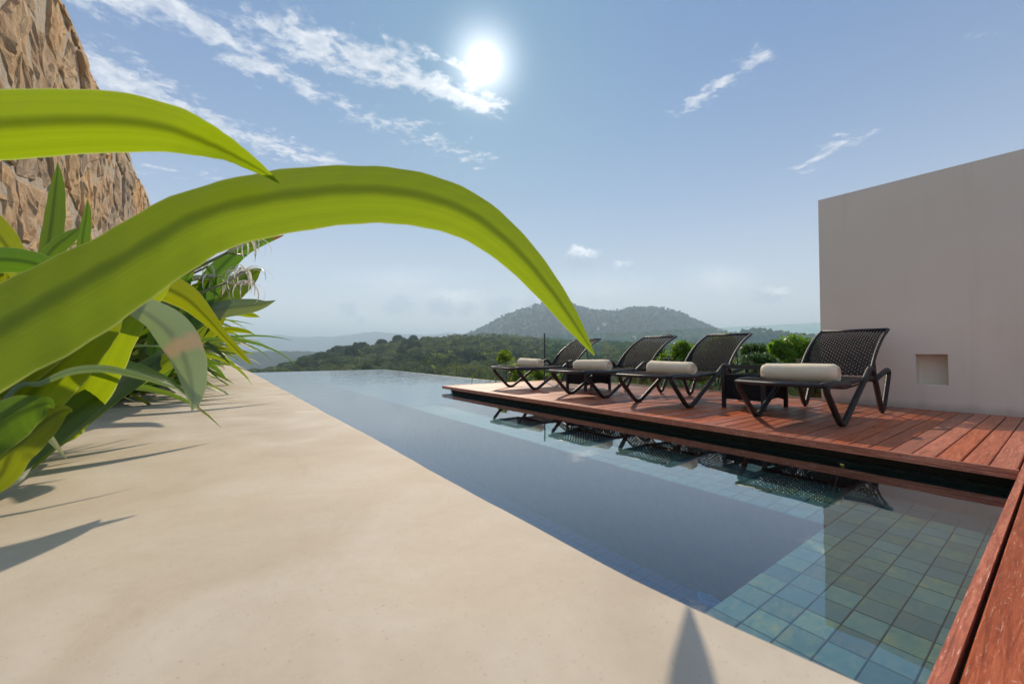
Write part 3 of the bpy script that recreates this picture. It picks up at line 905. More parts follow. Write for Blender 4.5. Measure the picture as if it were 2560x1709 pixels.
# tiles
tb = MB(); tb.box(-TX/2+.0022, TX/2-.0022, -TY/2+.0018, TY/2-.0018, -0.012, 0, bevel=0.0018)
tmes = mesh_np('tile', tb.v, tb.f, M['tile']).data
bpy.data.objects.remove(bpy.data.objects['tile'])
def put_tile(x, y, par):
    share('tile', tmes, par, (x, y, SH + rnd.uniform(-.0012, .0012)), rnd.choice([0, math.pi]) + rnd.uniform(-.006,.006))
ny = 6
for i in range(24):
    for j in range(ny):
        x = PX + TX*(i-17) - TX/2
        if x < X0+TX/2 or x > XD+0.12: continue
        put_tile(x, Y0 + TY*(j+.5), shelf)
cnt = 0
for j in range(58):
    for i in range(6):
        x = PX + TX*(i+.5); y = PY + 0.002 + TY*(j+.5)
        if x > XD+0.12 or y > YD-0.2: continue
        if j < 22: put_tile(x, y, bench)
        else:
            if j == 22 and i == 0: rest = MB()
            zq = SH + rnd.uniform(-.001,.001)
            rest.box(x-TX/2+.0035, x+TX/2-.0035, y-TY/2+.003, y+TY/2-.003, zq-.012, zq)
ro = rest.build('tile', M['tile'], bench); ro['kind'] = 'stuff'
# weir walls of the infinity edge
m = MB()
m.box(X0-0.1, X1+0.16, Y1, Y1+0.16, -5.4, -0.012)
m.build('weir_wall', M['weir'])['kind'] = 'structure'
boxobj('weir_wall', (X1, X1+0.16, YD-0.1, Y1-.001, -5.4, -0.012), M['weir'])['kind'] = 'structure'
# water body, L shaped (the deck's stone plinth cuts its corner)
def prism(poly, z0, z1):
    n = len(poly); vs = [(x,y,z0) for x,y in poly]+[(x,y,z1) for x,y in poly]
    fs = [tuple(range(n))[::-1], tuple(range(n, 2*n))] + [(i,(i+1)%n,(i+1)%n+n,i+n) for i in range(n)]
    return vs, fs
poly = [(X0+.0015,Y0-.10),(XD+.13,Y0-.10),(XD+.13,YD-.14),(X1+.02,YD-.14),(X1+.02,Y1+.03),(X0+.0015,Y1+.03)]
vs, fs = prism(poly, DEEP+.004, 0.0)
wt = mesh_np('pool_water', vs, fs, M['water']); tag(wt, kind='structure')
# dark plinth under the deck with a moulded course
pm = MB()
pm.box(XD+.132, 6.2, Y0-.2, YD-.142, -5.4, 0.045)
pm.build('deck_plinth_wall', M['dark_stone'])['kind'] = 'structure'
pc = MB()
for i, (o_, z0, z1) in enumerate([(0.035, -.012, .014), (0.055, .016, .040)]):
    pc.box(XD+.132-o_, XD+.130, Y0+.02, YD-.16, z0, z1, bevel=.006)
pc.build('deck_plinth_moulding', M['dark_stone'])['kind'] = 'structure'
# round floor drain on the deep floor
dp = at(1797, 1512, 1.0); rr_ = dp-CAM; tt = (DEEP+0.42+.0 - CAMZ)/rr_.z
def drain():
    # on the ledge-side step, right against the shelf riser
    dq_ = ray(1780, 1496); dq = CAM + dq_*((DEEP-CAMZ)/dq_.z)
    o = empty('pool_drain', (dq.x, dq.y, DEEP+0.003)); tag(o, 'round blue ribbed drain cover on the deep pool floor beside the tiled shelf', 'drain'); o.scale = (.52, .52, .52)
    mt = mat_plain('blue_plastic', (0.22, 0.62, 0.80), 0.4, 20, 0.05)
    m = MB(); n = 28
    prof = [(0.17,0.0),(0.17,0.02),(0.150,0.032),(0.135,0.02)]
    for r_, z in prof:
        for k in range(n): m.v.append((r_*math.cos(6.2832*k/n), r_*math.sin(6.2832*k/n), z))
    for i in range(len(prof)-1):
        for k in range(n): m.f.append((i*n+k, i*n+(k+1)%n, (i+1)*n+(k+1)%n, (i+1)*n+k)); m.mi.append(0)
    m.build('frame', mt, o, smooth=True)
    m = MB()
    for k in range(24):
        a = 6.2832*k/24; c, s = math.cos(a), math.sin(a)
        m.add([(c*.04-s*.002,s*.04+c*.002,.045),(c*.04+s*.002,s*.04-c*.002,.045),(c*.137+s*.006,s*.137-c*.006,.024),(c*.137-s*.006,s*.137+c*.006,.024),
               (c*.04,s*.04,.0),(c*.137,s*.137,.0)], [(0,1,2,3),(1,4,5,2),(4,0,3,5)])
    m.build('grille', mt, o)
    m = MB(); m.tube([(0,0,.0),(0,0,.05)], .045, 16); m.build('hub', mt, o)
drain()

# ------------------------------------------------------------------ deck
DZ = 0.105
def bevel_board(L, w, t=0.024):
    m = MB(); m.box(0, L, -w/2, w/2, -t, 0, bevel=0.0035); return m
boards = empty('timber_deck', (XD, Y0, 0)); tag(boards, kind='structure')
BW = 0.1025; gap = 0.0065
xend1, xend2 = 6.245, 6.40
y = Y0 + 0.006
ny_b = int((YD - y)/BW)
for tag_, xe in (('a', xend1), ('b', xend2)):
    mb = bevel_board(xe-XD-.022, BW-gap); bm_ = mesh_np('plank', mb.v, mb.f, M['deck']); dat = bm_.data; bpy.data.objects.remove(bm_)
    for i in range(ny_b+1):
        yc = y + BW*(i+.5)
        if (yc < 1.92) != (tag_ == 'a'): continue
        if yc + BW/2 > YD-.002: continue
        o = share('plank', dat, boards, (.022, yc-Y0+rnd.uniform(-.0013,.0013), DZ+rnd.uniform(-.0015,.0012)))
lasty = y + BW*(ny_b)
# front, end and near edge boards
e = boxobj('edge_board', (XD-.003, XD+.020, Y0+.002, YD+.02, DZ-.050, DZ+.001), M['deck_edge']); e.parent = boards; e.matrix_parent_inverse = Matrix.Translation((-XD,-Y0,0))
e = boxobj('edge_board', (XD+.021, xend2, YD-.004, YD+.019, DZ-.050, DZ+.001), M['deck']); e.parent = boards; e.matrix_parent_inverse = Matrix.Translation((-XD,-Y0,0))
e = boxobj('joist', (XD+.03, 6.3, Y0+.01, YD-.01, DZ-.052, DZ-.028), M['dark_stone']); e.parent = boards; e.matrix_parent_inverse = Matrix.Translation((-XD,-Y0,0)); e.name = 'deck_frame'
# second deck at the near end of the pool
nd_ = empty('timber_walkway', (X0, Y0, 0)); tag(nd_, kind='structure')
e = boxobj('edge_board', (0.004, 7.0-X0, -.027, -.002, DZ-.052, DZ+.002), M['deck'], nd_)
mb = bevel_board(6.245-X0-.004, BW-gap); bm_ = mesh_np('plank', mb.v, mb.f, M['deck']); dat = bm_.data; bpy.data.objects.remove(bm_)
for i in range(22):
    share('plank', dat, nd_, (.004, -.034 - BW*(i+.5), DZ+rnd.uniform(-.0008,.0008)))
boxobj('deck_frame', (0.01, 5.8, -2.3, -.03, -5.3, DZ-.03), M['dark_stone'], nd_)

# ------------------------------------------------------------------ ledge (planter coping)
def rounded_slab(name, x0, x1, y0, y1, z0, z1, r, mat, ny=60, wob=0.0045):
    prof = [(x0, z0), (x0, z1-r)]
    for k in range(1, 6): a = k/5*math.pi/2; prof.append((x0+r-r*math.cos(a), z1-r+r*math.sin(a)))
    for k in range(0, 6): a = k/5*math.pi/2; prof.append((x1-r+r*math.sin(a), z1-r+r*math.cos(a)))
    prof += [(x1, z0)]
    n = len(prof); vs = []; fs = []
    for j in range(ny+1):
        yy = y0+(y1-y0)*j/ny
        for (x, z) in prof:
            w = wob*mnoise.noise(Vector((yy*3.1, x*2, 1.3))) + wob*0.5*mnoise.noise(Vector((yy*11, x*2, 7.3)))
            fl = 0.028*max(0.0, min(1.0, (0.30-yy)/0.22))**1.5
            vs.append((x + ((w+fl) if x > (x0+x1)/2 else -w), yy, z))
    for j in range(ny):
        for i in range(n-1): a = j*n+i; fs.append((a, a+1, a+n+1, a+n))
        fs.append((j*n+n-1, j*n, (j+1)*n, (j+1)*n+n-1))
    fs.append(tuple(range(n))[::-1]); fs.append(tuple(ny*n+i for i in range(n)))
    return mesh_np(name, vs, fs, mat, smooth=True)
LZ = CAMZ - 0.24
lg = rounded_slab('planter_wall', -0.375, 0.366, -1.6, 10.6, -1.25, LZ, 0.008, M['ledge'], 260)
tag(lg, 'wide smooth cream coping of the planter wall running beside the pool', 'wall')
for p_ in lg.data.polygons: pass
boxobj('planter_wall_base', (-0.37, 0.35, -1.55, 17.2, -5.4, -1.26), M['weir'])['kind'] = 'structure'
bpy.data.objects['planter_wall_base'].name = 'pool_side_wall'
w2_ = boxobj('pool_side_wall', (0.10, 0.355, 10.61, 17.2, -1.25, -0.012), M['weir']); w2_['kind'] = 'structure'
bed = MB()
gx, gy = 14, 90; vs = []; fs = []
for j in range(gy+1):
    for i in range(gx+1):
        x = -1.12 + 0.745*i/gx; yy = -1.5 + 12.1*j/gy
        vs.append((x, yy, LZ-0.10+0.03*mnoise.noise(Vector((x*6, yy*6, 0)))))
for j in range(gy):
    for i in range(gx): a = j*(gx+1)+i; fs.append((a, a+1, a+gx+2, a+gx+1))
mesh_np('planting_soil_ground', vs, fs, M['soil'])['kind'] = 'structure'
boxobj('planter_back_wall', (-1.12, -.38, 10.6, 10.75, -5.3, LZ-.02), M['ledge'])['kind'] = 'structure'

# ------------------------------------------------------------------ stone wall on the left
def mat_stone():
    m, t, o = newmat('rough_pink_limestone')
    p = geoco(t); r = orand(t)
    n = t.noise(t.mapping(p, scale=(1, 1, 0.6)), 7.0, 9, 0.68, 0.5); f = t.noise(p, 38, 6, 0.75)
    c = t.ramp(n, [(0.28, (0.46, 0.27, 0.15)), (0.46, (0.66, 0.44, 0.27)), (0.6, (0.76, 0.57, 0.39)), (0.8, (0.80, 0.69, 0.53))])
    c = t.mix(rvar(t, 0.0, 0.75, r), c, t.ramp(f, [(0.3, (0.56, 0.41, 0.28)), (0.7, (0.66, 0.56, 0.44))]))
    rr = t.m('FRACT', t.m('MULTIPLY', r, 9.7))
    c = hsv(t, c, v=rvar(t, 0.92, 1.35, rr), s=rvar(t, 1.0, 1.35, rr))
    hgt = t.m('ADD', t.m('MULTIPLY', n, 0.9), t.m('MULTIPLY', f, 0.55))
    principled(t, o, c, 0.92, hgt, 1.0, 0.045, 0.2)
    return m
M['stone'] = mat_stone()
def mat_mortar():
    m, t, o = newmat('grey_mortar')
    p = geoco(t); n = t.noise(p, 16, 7, 0.7)
    principled(t, o, t.ramp(n, [(0.3, (0.52, 0.42, 0.31)), (0.7, (0.70, 0.60, 0.47))]), 0.95, n, 1.0, 0.03, 0.1)
    return m
M['mortar'] = mat_mortar()
SX = -1.14
sw = empty('stone_wall', (SX, 3.0, -1.0)); tag(sw, 'tall rough wall of irregular pink and cream stones behind the planter', 'wall')
def voronoi_wall(y0, y1, z0, z1, n, seed):
    r = random.Random(seed); ptsv = []
    ny_, nz_ = int((y1-y0)/0.58), int((z1-z0)/0.50)
    for i in range(-1, ny_+1):
        for j in range(-1, nz_+1):
            ptsv.append((y0+(i+.5+r.uniform(-.42,.42)+(0.5 if j%2 else 0))*(y1-y0)/ny_, z0+(j+.5+r.uniform(-.40,.40))*(z1-z0)/nz_))
    cells = []
    for a in ptsv:
        poly_ = [(y0,z0),(y1,z0),(y1,z1),(y0,z1)]
        for b in ptsv:
            if b is a: continue
            dx, dy = b[0]-a[0], b[1]-a[1]
            if dx*dx+dy*dy > 4: continue
            mx_, my_ = (a[0]+b[0])/2, (a[1]+b[1])/2
            new = []
            for i in range(len(poly_)):
                p, q = poly_[i], poly_[(i+1)%len(poly_)]
                sp_, sq = (p[0]-mx_)*dx+(p[1]-my_)*dy, (q[0]-mx_)*dx+(q[1]-my_)*dy
                if sp_ <= 0: new.append(p)
                if sp_*sq < 0:
                    t = sp_/(sp_-sq); new.append((p[0]+(q[0]-p[0])*t, p[1]+(q[1]-p[1])*t))
            poly_ = new
            if not poly_: break
        if len(poly_) >= 3: cells.append(poly_)
    return cells
WY0, WY1, WZ0, WZ1 = 2.6, 12.3, 0.30, 3.75
boxobj('mortar', (-0.55, 0.012, 0-1.2, WY1-3.0, -4.2, WZ1+1.0-.02), M['mortar'], sw)
nst = 0
for cell in voronoi_wall(WY0, WY1, WZ0, WZ1, 0, 5):
    cy_ = sum(p[0] for p in cell)/len(cell); cz_ = sum(p[1] for p in cell)/len(cell)
    # resample the outline, round and roughen it
    ring = []
    m_ = len(cell)
    for i in range(m_):
        p, q = cell[i], cell[(i+1)%m_]
        L_ = math.hypot(q[0]-p[0], q[1]-p[1])
        if L_ < 0.02: continue
        for s in range(max(1, int(L_/0.055))):
            f = s/max(1, int(L_/0.055)); ring.append((p[0]+(q[0]-p[0])*f, p[1]+(q[1]-p[1])*f))
    if len(ring) < 4: continue
    g_ = 0.014; prot = rnd.uniform(0.018, 0.040)
    N_ = len(ring); vs = []; fs = []
    tl_y, tl_z = rnd.uniform(-.06,.06), rnd.uniform(-.06,.06)
    for lev, (ins, dep) in enumerate([(g_, -0.02), (g_+.002, prot*0.35), (g_+.022, prot*.85), (.33, prot), (.55, prot*1.1), (.78, prot*1.1)]):
        for i, (py, pz) in enumerate(ring):
            dy, dz = cy_-py, cz_-pz; dl = math.hypot(dy, dz)
            if lev >= 3: f = ins
            else: f = min(0.25, (ins + 0.012*abs(mnoise.noise(Vector((py*9, pz*9, 0)))))/dl)
            yy, z_ = py+dy*f, pz+dz*f
            xx = dep + (0.030*mnoise.noise(Vector((yy*6, z_*4, 3.0))) + 0.022*mnoise.noise(Vector((yy*19, z_*11, 1.0))) if lev > 0 else 0) + ((yy-cy_)*tl_y+(z_-cz_)*tl_z)*(lev>0)
            vs.append((xx, yy-3.0, z_+1.0))
    for lev in range(5):
        for i in range(N_): a = lev*N_+i; b = lev*N_+(i+1)%N_; fs.append((a, b, b+N_, a+N_))
    vs.append((prot+rnd.uniform(0,.02), cy_-3.0, cz_+1.0)); c_ = len(vs)-1
    for i in range(N_): fs.append((5*N_+i, 5*N_+(i+1)%N_, c_))
    mesh_np('stone', vs, fs, M['stone'], sw); nst += 1
# capping stones on the wall head
yy = WY0
while yy < WY1-.2:
    L_ = rnd.uniform(.45,.8); h_ = rnd.uniform(.03,.10)
    m = MB(); m.box(-.5, rnd.uniform(.0,.05), yy-3.0+.012, min(WY1, yy+L_)-3.0-.012, WZ1+1.0-.02, WZ1+1.0+h_, bevel=.03)
    m.build('stone', M['stone'], sw); yy += L_

# ------------------------------------------------------------------ cream wall with niche
def cream_wall():
    x, xb = 6.25, 6.50; ya, yb = -6.0, 1.89; zb, zt = -5.3, 2.675
    n0, n1, m0, m1 = 0.775, 1.02, 0.375, 0.70; dp_ = 0.16
    ys = [ya, n0, n1, yb]; zs_ = [zb, m0, m1, zt]
    vs = [(x, y_, z_) for z_ in zs_ for y_ in ys]; fs = []
    for j in range(3):
        for i in range(3):
            if i == 1 and j == 1: continue
            a = j*4+i; fs.append((a, a+4, a+5, a+1))
    b = len(vs); vs += [(x+dp_, n0, m0),(x+dp_, n1, m0),(x+dp_, n1, m1),(x+dp_, n0, m1)]
    c = [5, 6, 10, 9]
    for i in range(4): fs.append((c[i], b+i, b+(i+1)%4, c[(i+1)%4]))
    fs.append((b, b+3, b+2, b+1))
    d = len(vs); vs += [(xb, ya, zb),(xb, yb, zb),(xb, yb, zt),(xb, ya, zt)]
    fs += [(d, d+1, d+2, d+3), (0, 3, d+1, d), (12, d+3, d+2, 15), (3, 7, 11, 15, d+2, d+1), (0, d, d+3, 12, 8, 4)]
    o = mesh_np('cream_wall', vs, fs, M['cream_wall'])
    bv = o.modifiers.new('bevel', 'BEVEL'); bv.width = 0.006; bv.segments = 2; bv.limit_method = 'ANGLE'
    tag(o, 'plain cream rendered wall with a small square niche at the end of the deck', 'wall')
    return o
cream_wall()

# ------------------------------------------------------------------ glass balustrade
GX = 6.36
bal = empty('glass_balustrade', (GX, 1.9, DZ)); tag(bal, 'frameless clear glass balustrade panels along the far side of the deck', 'balustrade')
def glass_panel(p, q, z0, z1, th=0.012):
    p, q = Vector((*p, 0)), Vector((*q, 0)); d = (q-p).normalized(); n = Vector((-d.y, d.x, 0))*th/2
    vs = [p-n, q-n, q+n, p+n]; vs = [(v.x, v.y, z0) for v in vs]+[(v.x, v.y, z1) for v in vs]
    fs = [(0,1,5,4),(2,3,7,6),(4,5,6,7),(0,3,2,1),(1,2,6,5),(3,0,4,7)]
    o = mesh_np('pane', vs, fs, None, mats=[M['glass'], M['glass_edge']], midx=[0,0,1,1,1,1])
    o.parent = bal; o.matrix_parent_inverse = Matrix.Translation((-GX,-1.9,-DZ)); return o
segs = [((GX,1.92),(GX,4.09)), ((GX,4.115),(GX,6.30)), ((GX-.01,6.36),(5.60,6.50))]
for a, b in segs: glass_panel(a, b, DZ+.012, 1.105)
def balpart(name, m, mat, smooth=False):
    o = m.build(name, mat, None, smooth); o.parent = bal; o.matrix_parent_inverse = Matrix.Translation((-GX,-1.9,-DZ))
m = MB(); m.box(5.575, 5.592, 6.49, 6.515, DZ, 1.125); balpart('post', m, M['metal'])
m = MB(); m.box(GX-.016, GX+.016, 1.9, 6.32, DZ+.0015, DZ+.020); balpart('base_channel', m, M['steel'])
for (x_, y_) in ((GX, 4.102), (GX-.003, 6.33)):
    for z_ in (1.03, 0.30):
        m = MB(); m.tube([(x_-.028, y_-.025, z_), (x_+.028, y_-.025, z_)], .018, 10); m.tube([(x_-.028, y_+.025, z_), (x_+.028, y_+.025, z_)], .018, 10)
        m.box(x_-.010, x_+.010, y_-.03, y_+.03, z_-.010, z_+.010); balpart('clamp', m, M['steel'])

# ================================================================== OBJECTS
# ------------------------------------------------------------------ sun loungers
HW = 0.335
def weave_panel(path, hw, pitch=0.0245, amp=0.004):
    """woven sheet following path (x,z) points, from -hw to hw in y"""
    P_ = [Vector((x, 0, z)) for x, z in path]
    # arc-length resample
    cum = [0]
    for a, b in zip(P_, P_[1:]): cum.append(cum[-1]+(b-a).length)
    L_ = cum[-1]; nr = int(L_/pitch); nc = int(2*hw/pitch)
    def pt(s):
        s = min(max(s, 0), L_)
        for i in range(len(cum)-1):
            if s <= cum[i+1]+1e-9:
                f = (s-cum[i])/(cum[i+1]-cum[i]); return P_[i].lerp(P_[i+1], f), (P_[i+1]-P_[i]).normalized()
        return P_[-1], (P_[-1]-P_[-2]).normalized()
    m = MB()
    pw_, ph = L_/nr, 2*hw/nc
    # cross strands (run along y), over/under
    for r_ in range(nr):
        p, tg = pt((r_+.5)*pw_); nn = Vector((-tg.z, 0, tg.x)); hwid = pw_*0.435
        b = len(m.v)
        for c in range(nc+1):
            y_ = -hw + c*ph; off = nn*(amp*(1 if (c+r_) % 2 else -1))
            for s in (-1, 1): q = p + tg*(s*hwid) + off; m.v.append((q.x, y_, q.z))
        for c in range(nc): m.f.append((b+2*c, b+2*c+1, b+2*c+3, b+2*c+2)); m.mi.append(0)
    # long strands
    for c in range(nc):
        y_ = -hw + (c+.5)*ph; hwid = ph*0.39; b = len(m.v)
        for r_ in range(nr+1):
            p, tg = pt(r_*pw_); nn = Vector((-tg.z, 0, tg.x)); q = p + nn*(amp*(1 if (c+r_) % 2 else -1))
            m.v.append((q.x, y_-hwid, q.z)); m.v.append((q.x, y_+hwid, q.z))
        for r_ in range(nr): m.f.append((b+2*r_, b+2*r_+1, b+2*r_+3, b+2*r_+2)); m.mi.append(0)
    return m
seat_path = [(0.015,.355),(0.12,.366),(0.30,.366),(0.50,.352),(0.72,.352),(0.95,.362),(1.20,.368),(1.40,.368)]
seat_path = [tuple(p) for p in catmull(seat_path, 30)]
back_path = [tuple(p) for p in catmull([(1.41,.385),(1.50,.485),(1.61,.590),(1.75,.690),(1.92,.785),(2.13,.868)], 22)]
def make_lounger():
    o = empty('sun_lounger', (0,0,0))
    w = weave_panel(seat_path, HW-.012).build('seat', M['weave'], o, smooth=True); w['kind'] = 'stuff'
    w = weave_panel(back_path, HW-.035).build('backrest', M['weave'], o, smooth=True); w['kind'] = 'stuff'
    for s in (-1, 1):
        y_ = s*HW
        # W-shaped side frame
        pts_ = [(0.62,.345),(0.03,.352),(0.43,-.016),(1.335,.505),(1.665,-.016),(1.975,.455),(1.40,.345)]
        P_ = fillet([(x, y_, z) for x, z in pts_], [0,.13,.11,.13,.11,.14,0], 8)
        m = MB(); m.tube(P_, 0.0245, 10); m.build('side_frame', M['rattan'], o, smooth=True)
        m = MB(); m.tube([(x, s*(HW-.010), z) for x, z in seat_path], 0.021, 8); m.build('seat_rail', M['rattan'], o, smooth=True)
        m = MB(); m.tube([(x, s*(HW-.033), z) for x, z in back_path], 0.0165, 8); m.build('back_rail', M['rattan'], o, smooth=True)
        for xx in (0.425, 1.662):
            m = MB(); m.tube([(xx, y_, 0.0), (xx, y_, 0.02)], .015, 8); m.build('rubber_foot', M['metal'], o)
    m = MB(); m.tube([(0.012,-HW+.01,.352),(0.012,HW-.01,.352)], .0175, 8); m.build('foot_bar', M['rattan'], o, smooth=True)
    m = MB(); m.tube([(2.13,-HW+.033,.868),(2.13,HW-.033,.868)], .0175, 8); m.build('head_bar', M['rattan'], o, smooth=True)
    for xx, zz_ in ((0.62,.335),(1.40,.345)):
        m = MB(); m.tube([(xx,-HW,zz_),(xx,HW,zz_)], .0155, 8); m.build('crossbar', M['rattan'], o, smooth=True)
    m = MB(); P_ = fillet([(1.78,-.25,.70),(1.86,-.25,.34),(0.85,-.25,.285),(0.85,.25,.285),(1.86,.25,.34),(1.78,.25,.70)], .06, 4)
    m.tube(P_, .0085, 6); m.build('support_rod', M['metal'], o, smooth=True)
    return o
def copy_tree(o, parent=None):
    c = o.copy(); COL.objects.link(c); c.parent = parent
    for ch in list(o.children): copy_tree(ch, c)
    return c
LY = [1.485, 2.845, 4.06, 5.54]
labels = ['black woven lounger nearest the cream wall, its backrest against the wall',
          'black woven lounger standing beside the nearer side table on its far side',
          'black woven lounger second from the end of the deck, near side of the far table',
          'black woven lounger at the far end of the deck, behind the drooping leaf tip']
proto = make_lounger()
for i, yy in enumerate(LY):
    o = proto if i == 0 else copy_tree(proto)
    o.location = (3.83, yy, DZ); o.rotation_euler.z = [0.0, R(1.4), R(-1.2), R(1.8)][i]
    tag(o, labels[i], 'sun lounger', 'black woven sun loungers in a row on the deck')

# ------------------------------------------------------------------ rolled towels
def make_towel(seed, loc, rz, label, L_=0.60, r=0.084):
    rr = random.Random(seed); vs = []; fs = []; n = 30; nl = 18
    o = empty('rolled_towel', loc, rz); tag(o, label, 'towel', 'rolled cream towels on the loungers')
    for j in range(nl+1):
        f = j/nl; y_ = -L_/2 + L_*f
        endr = 1 - 0.22*max(0, (abs(f-.5)-.44)/.06)**2
        sag = 1 + 0.05*math.sin(f*3.1+seed) + 0.03*mnoise.noise(Vector((f*6, seed, 0)))
        for k in range(n):
            a = 6.2832*k/n
            rad = r*endr*sag*(1+0.035*mnoise.noise(Vector((math.cos(a)*1.5, math.sin(a)*1.5, f*4+seed))))
            z_ = rad*math.sin(a); z_ = max(z_, -r*0.90)
            vs.append((rad*1.06*math.cos(a), y_ + 0.006*mnoise.noise(Vector((a, seed, 2)))*(1 if j in (0,nl) else 0), z_+r*0.90))
    for j in range(nl):
        for k in range(n): a = j*n+k; b = j*n+(k+1)%n; fs.append((a, b, b+n, a+n))
    # coiled ends
    for j, sgn in ((0, -1), (nl, 1)):
        prev = [j*n+k for k in range(n)]
        for rad_f, dep in ((.86,.004),(.74,-.012),(.66,.002),(.52,-.012),(.44,.0),(.28,-.012),(.2,.0)):
            cur = []
            for k in range(n):
                x, yv, z = vs[j*n+k]
                cur.append(len(vs)); vs.append((x*rad_f/1.0, -L_/2*(-sgn if False else -sgn)*1.0 + sgn*dep if False else (sgn*(L_/2+dep)), (z-r*.9)*rad_f + r*.9))
            for k in range(n):
                q = (prev[k], prev[(k+1)%n], cur[(k+1)%n], cur[k]); fs.append(q if sgn > 0 else q[::-1])
            prev = cur
        fs.append(tuple(prev) if sgn > 0 else tuple(prev[::-1]))
    mesh_np('roll', vs, fs, M['towel'], o, smooth=True)
    # outer loose edge lying along the roll
    m = MB(); b = 0; N2 = 10
    for j in range(nl+1):
        f = j/nl; y_ = -L_/2*0.985 + L_*0.985*f
        for k in range(N2):
            a = R(205) + R(75)*k/(N2-1); rad = r*1.035 + .004*math.sin(f*9+seed)
            m.v.append((rad*1.06*math.cos(a), y_, max(0.002, rad*math.sin(a)+r*.9)))
    for j in range(nl):
        for k in range(N2-1): a = j*N2+k; m.f.append((a, a+1, a+N2+1, a+N2)); m.mi.append(0)
    m.build('flap', M['towel'], o, smooth=True)
tl = ['rolled cream towel on the lounger nearest the cream wall', 'rolled cream towel on the lounger beyond the nearer side table',
      'rolled cream towel on the lounger just before the far side table', 'rolled cream towel on the lounger at the far end of the deck']
for i, yy in enumerate(LY):
    make_towel(i*3.3+1, (3.83+[.60,.60,.58,.60][i], yy+[.03,.0,.03,0][i], DZ+0.352), [R(4), R(-3), R(6), R(-2)][i], tl[i])

# ------------------------------------------------------------------ side tables
def make_table():
    o = empty('side_table', (0,0,0)); hx, hy, H = .285, .205, .475
    for sx in (-1,1):
        for sy in (-1,1):
            boxobj('leg', (sx*hx-.018, sx*hx+.018, sy*hy-.018, sy*hy+.018, 0, H), M['rattan'], o)
    for sy in (-1,1):
        boxobj('rail', (-hx+.02, hx-.02, sy*hy-.014, sy*hy+.014, H-.035, H-.002), M['rattan'], o)
        m = MB(); n = 12; b = 0
        for i in range(n+1):
            x = -hx+.02+(2*hx-.04)*i/n; zb = .085+.035*math.sin(math.pi*i/n)
            for yq in (sy*hy-.010, sy*hy+.010):
                m.v.append((x, yq, zb)); m.v.append((x, yq, .37))
        for i in range(n):
            a = i*4; m.f += [(a,a+4,a+5,a+1),(a+2,a+3,a+7,a+6),(a+1,a+5,a+7,a+3),(a,a+2,a+6,a+4)]; m.mi += [0]*4
        m.build('side_panel', M['weave'], o)
    for sx in (-1,1):
        boxobj('rail', (sx*hx-.014, sx*hx+.014, -hy+.02, hy-.02, H-.035, H-.002), M['rattan'], o)
        boxobj('side_panel', (sx*hx-.010, sx*hx+.010, -hy+.019, hy-.019, .10, .37), M['weave'], o)
    boxobj('shelf', (-hx+.012, hx-.012, -hy+.012, hy-.012, .352, .3685), M['weave'], o)
    boxobj('glass_top', (-hx-.006, hx+.006, -hy-.006, hy+.006, H+.003, H+.011), M['table_glass'], o)
    return o
tp = make_table(); tp.location = (4.95, 2.125, DZ); tag(tp, 'black woven side table with glass top, between the two loungers nearest the cream wall', 'side table', 'woven side tables between loungers')
t2 = copy_tree(tp); t2.location = (5.05, 4.76, DZ); tag(t2, 'black woven side table with glass top, between the two loungers farthest along the deck', 'side table', 'woven side tables between loungers')

# ------------------------------------------------------------------ garden beyond the glass
gb = []
vs = []; fs = []; gx, gy = 30, 40
for j in range(gy+1):
    for i in range(gx+1):
        x = 6.42 + 6.5*i/gx; yy = -2 + 13*j/gy
        dd = (x-6.42)
        vs.append((x, yy, -0.42 - max(0, dd-2.8)*0.75 - max(0, yy-8.6)*.9 + .05*mnoise.noise(Vector((x*2, yy*2, 0)))))
for j in range(gy):
    for i in range(gx): a = j*(gx+1)+i; fs.append((a, a+1, a+gx+2, a+gx+1))
mesh_np('garden_ground', vs, fs, M['soil'], smooth=True)['kind'] = 'structure'
boxobj('retaining_wall', (6.405, 6.42, -2, 11, -5.3, -.45), M['weir'])['kind'] = 'structure'
vs = [(5.862,6.9,-.42),(6.42,6.9,-.42),(6.42,11,-.46),(5.862,11,-.46)]
mesh_np('garden_path_ground', vs, [(0,1,2,3)], M['soil'])['kind'] = 'structure'
boxobj('retaining_wall', (5.87, 6.40, 6.9, 11, -5.3, -.47), M['weir'])['kind'] = 'structure'

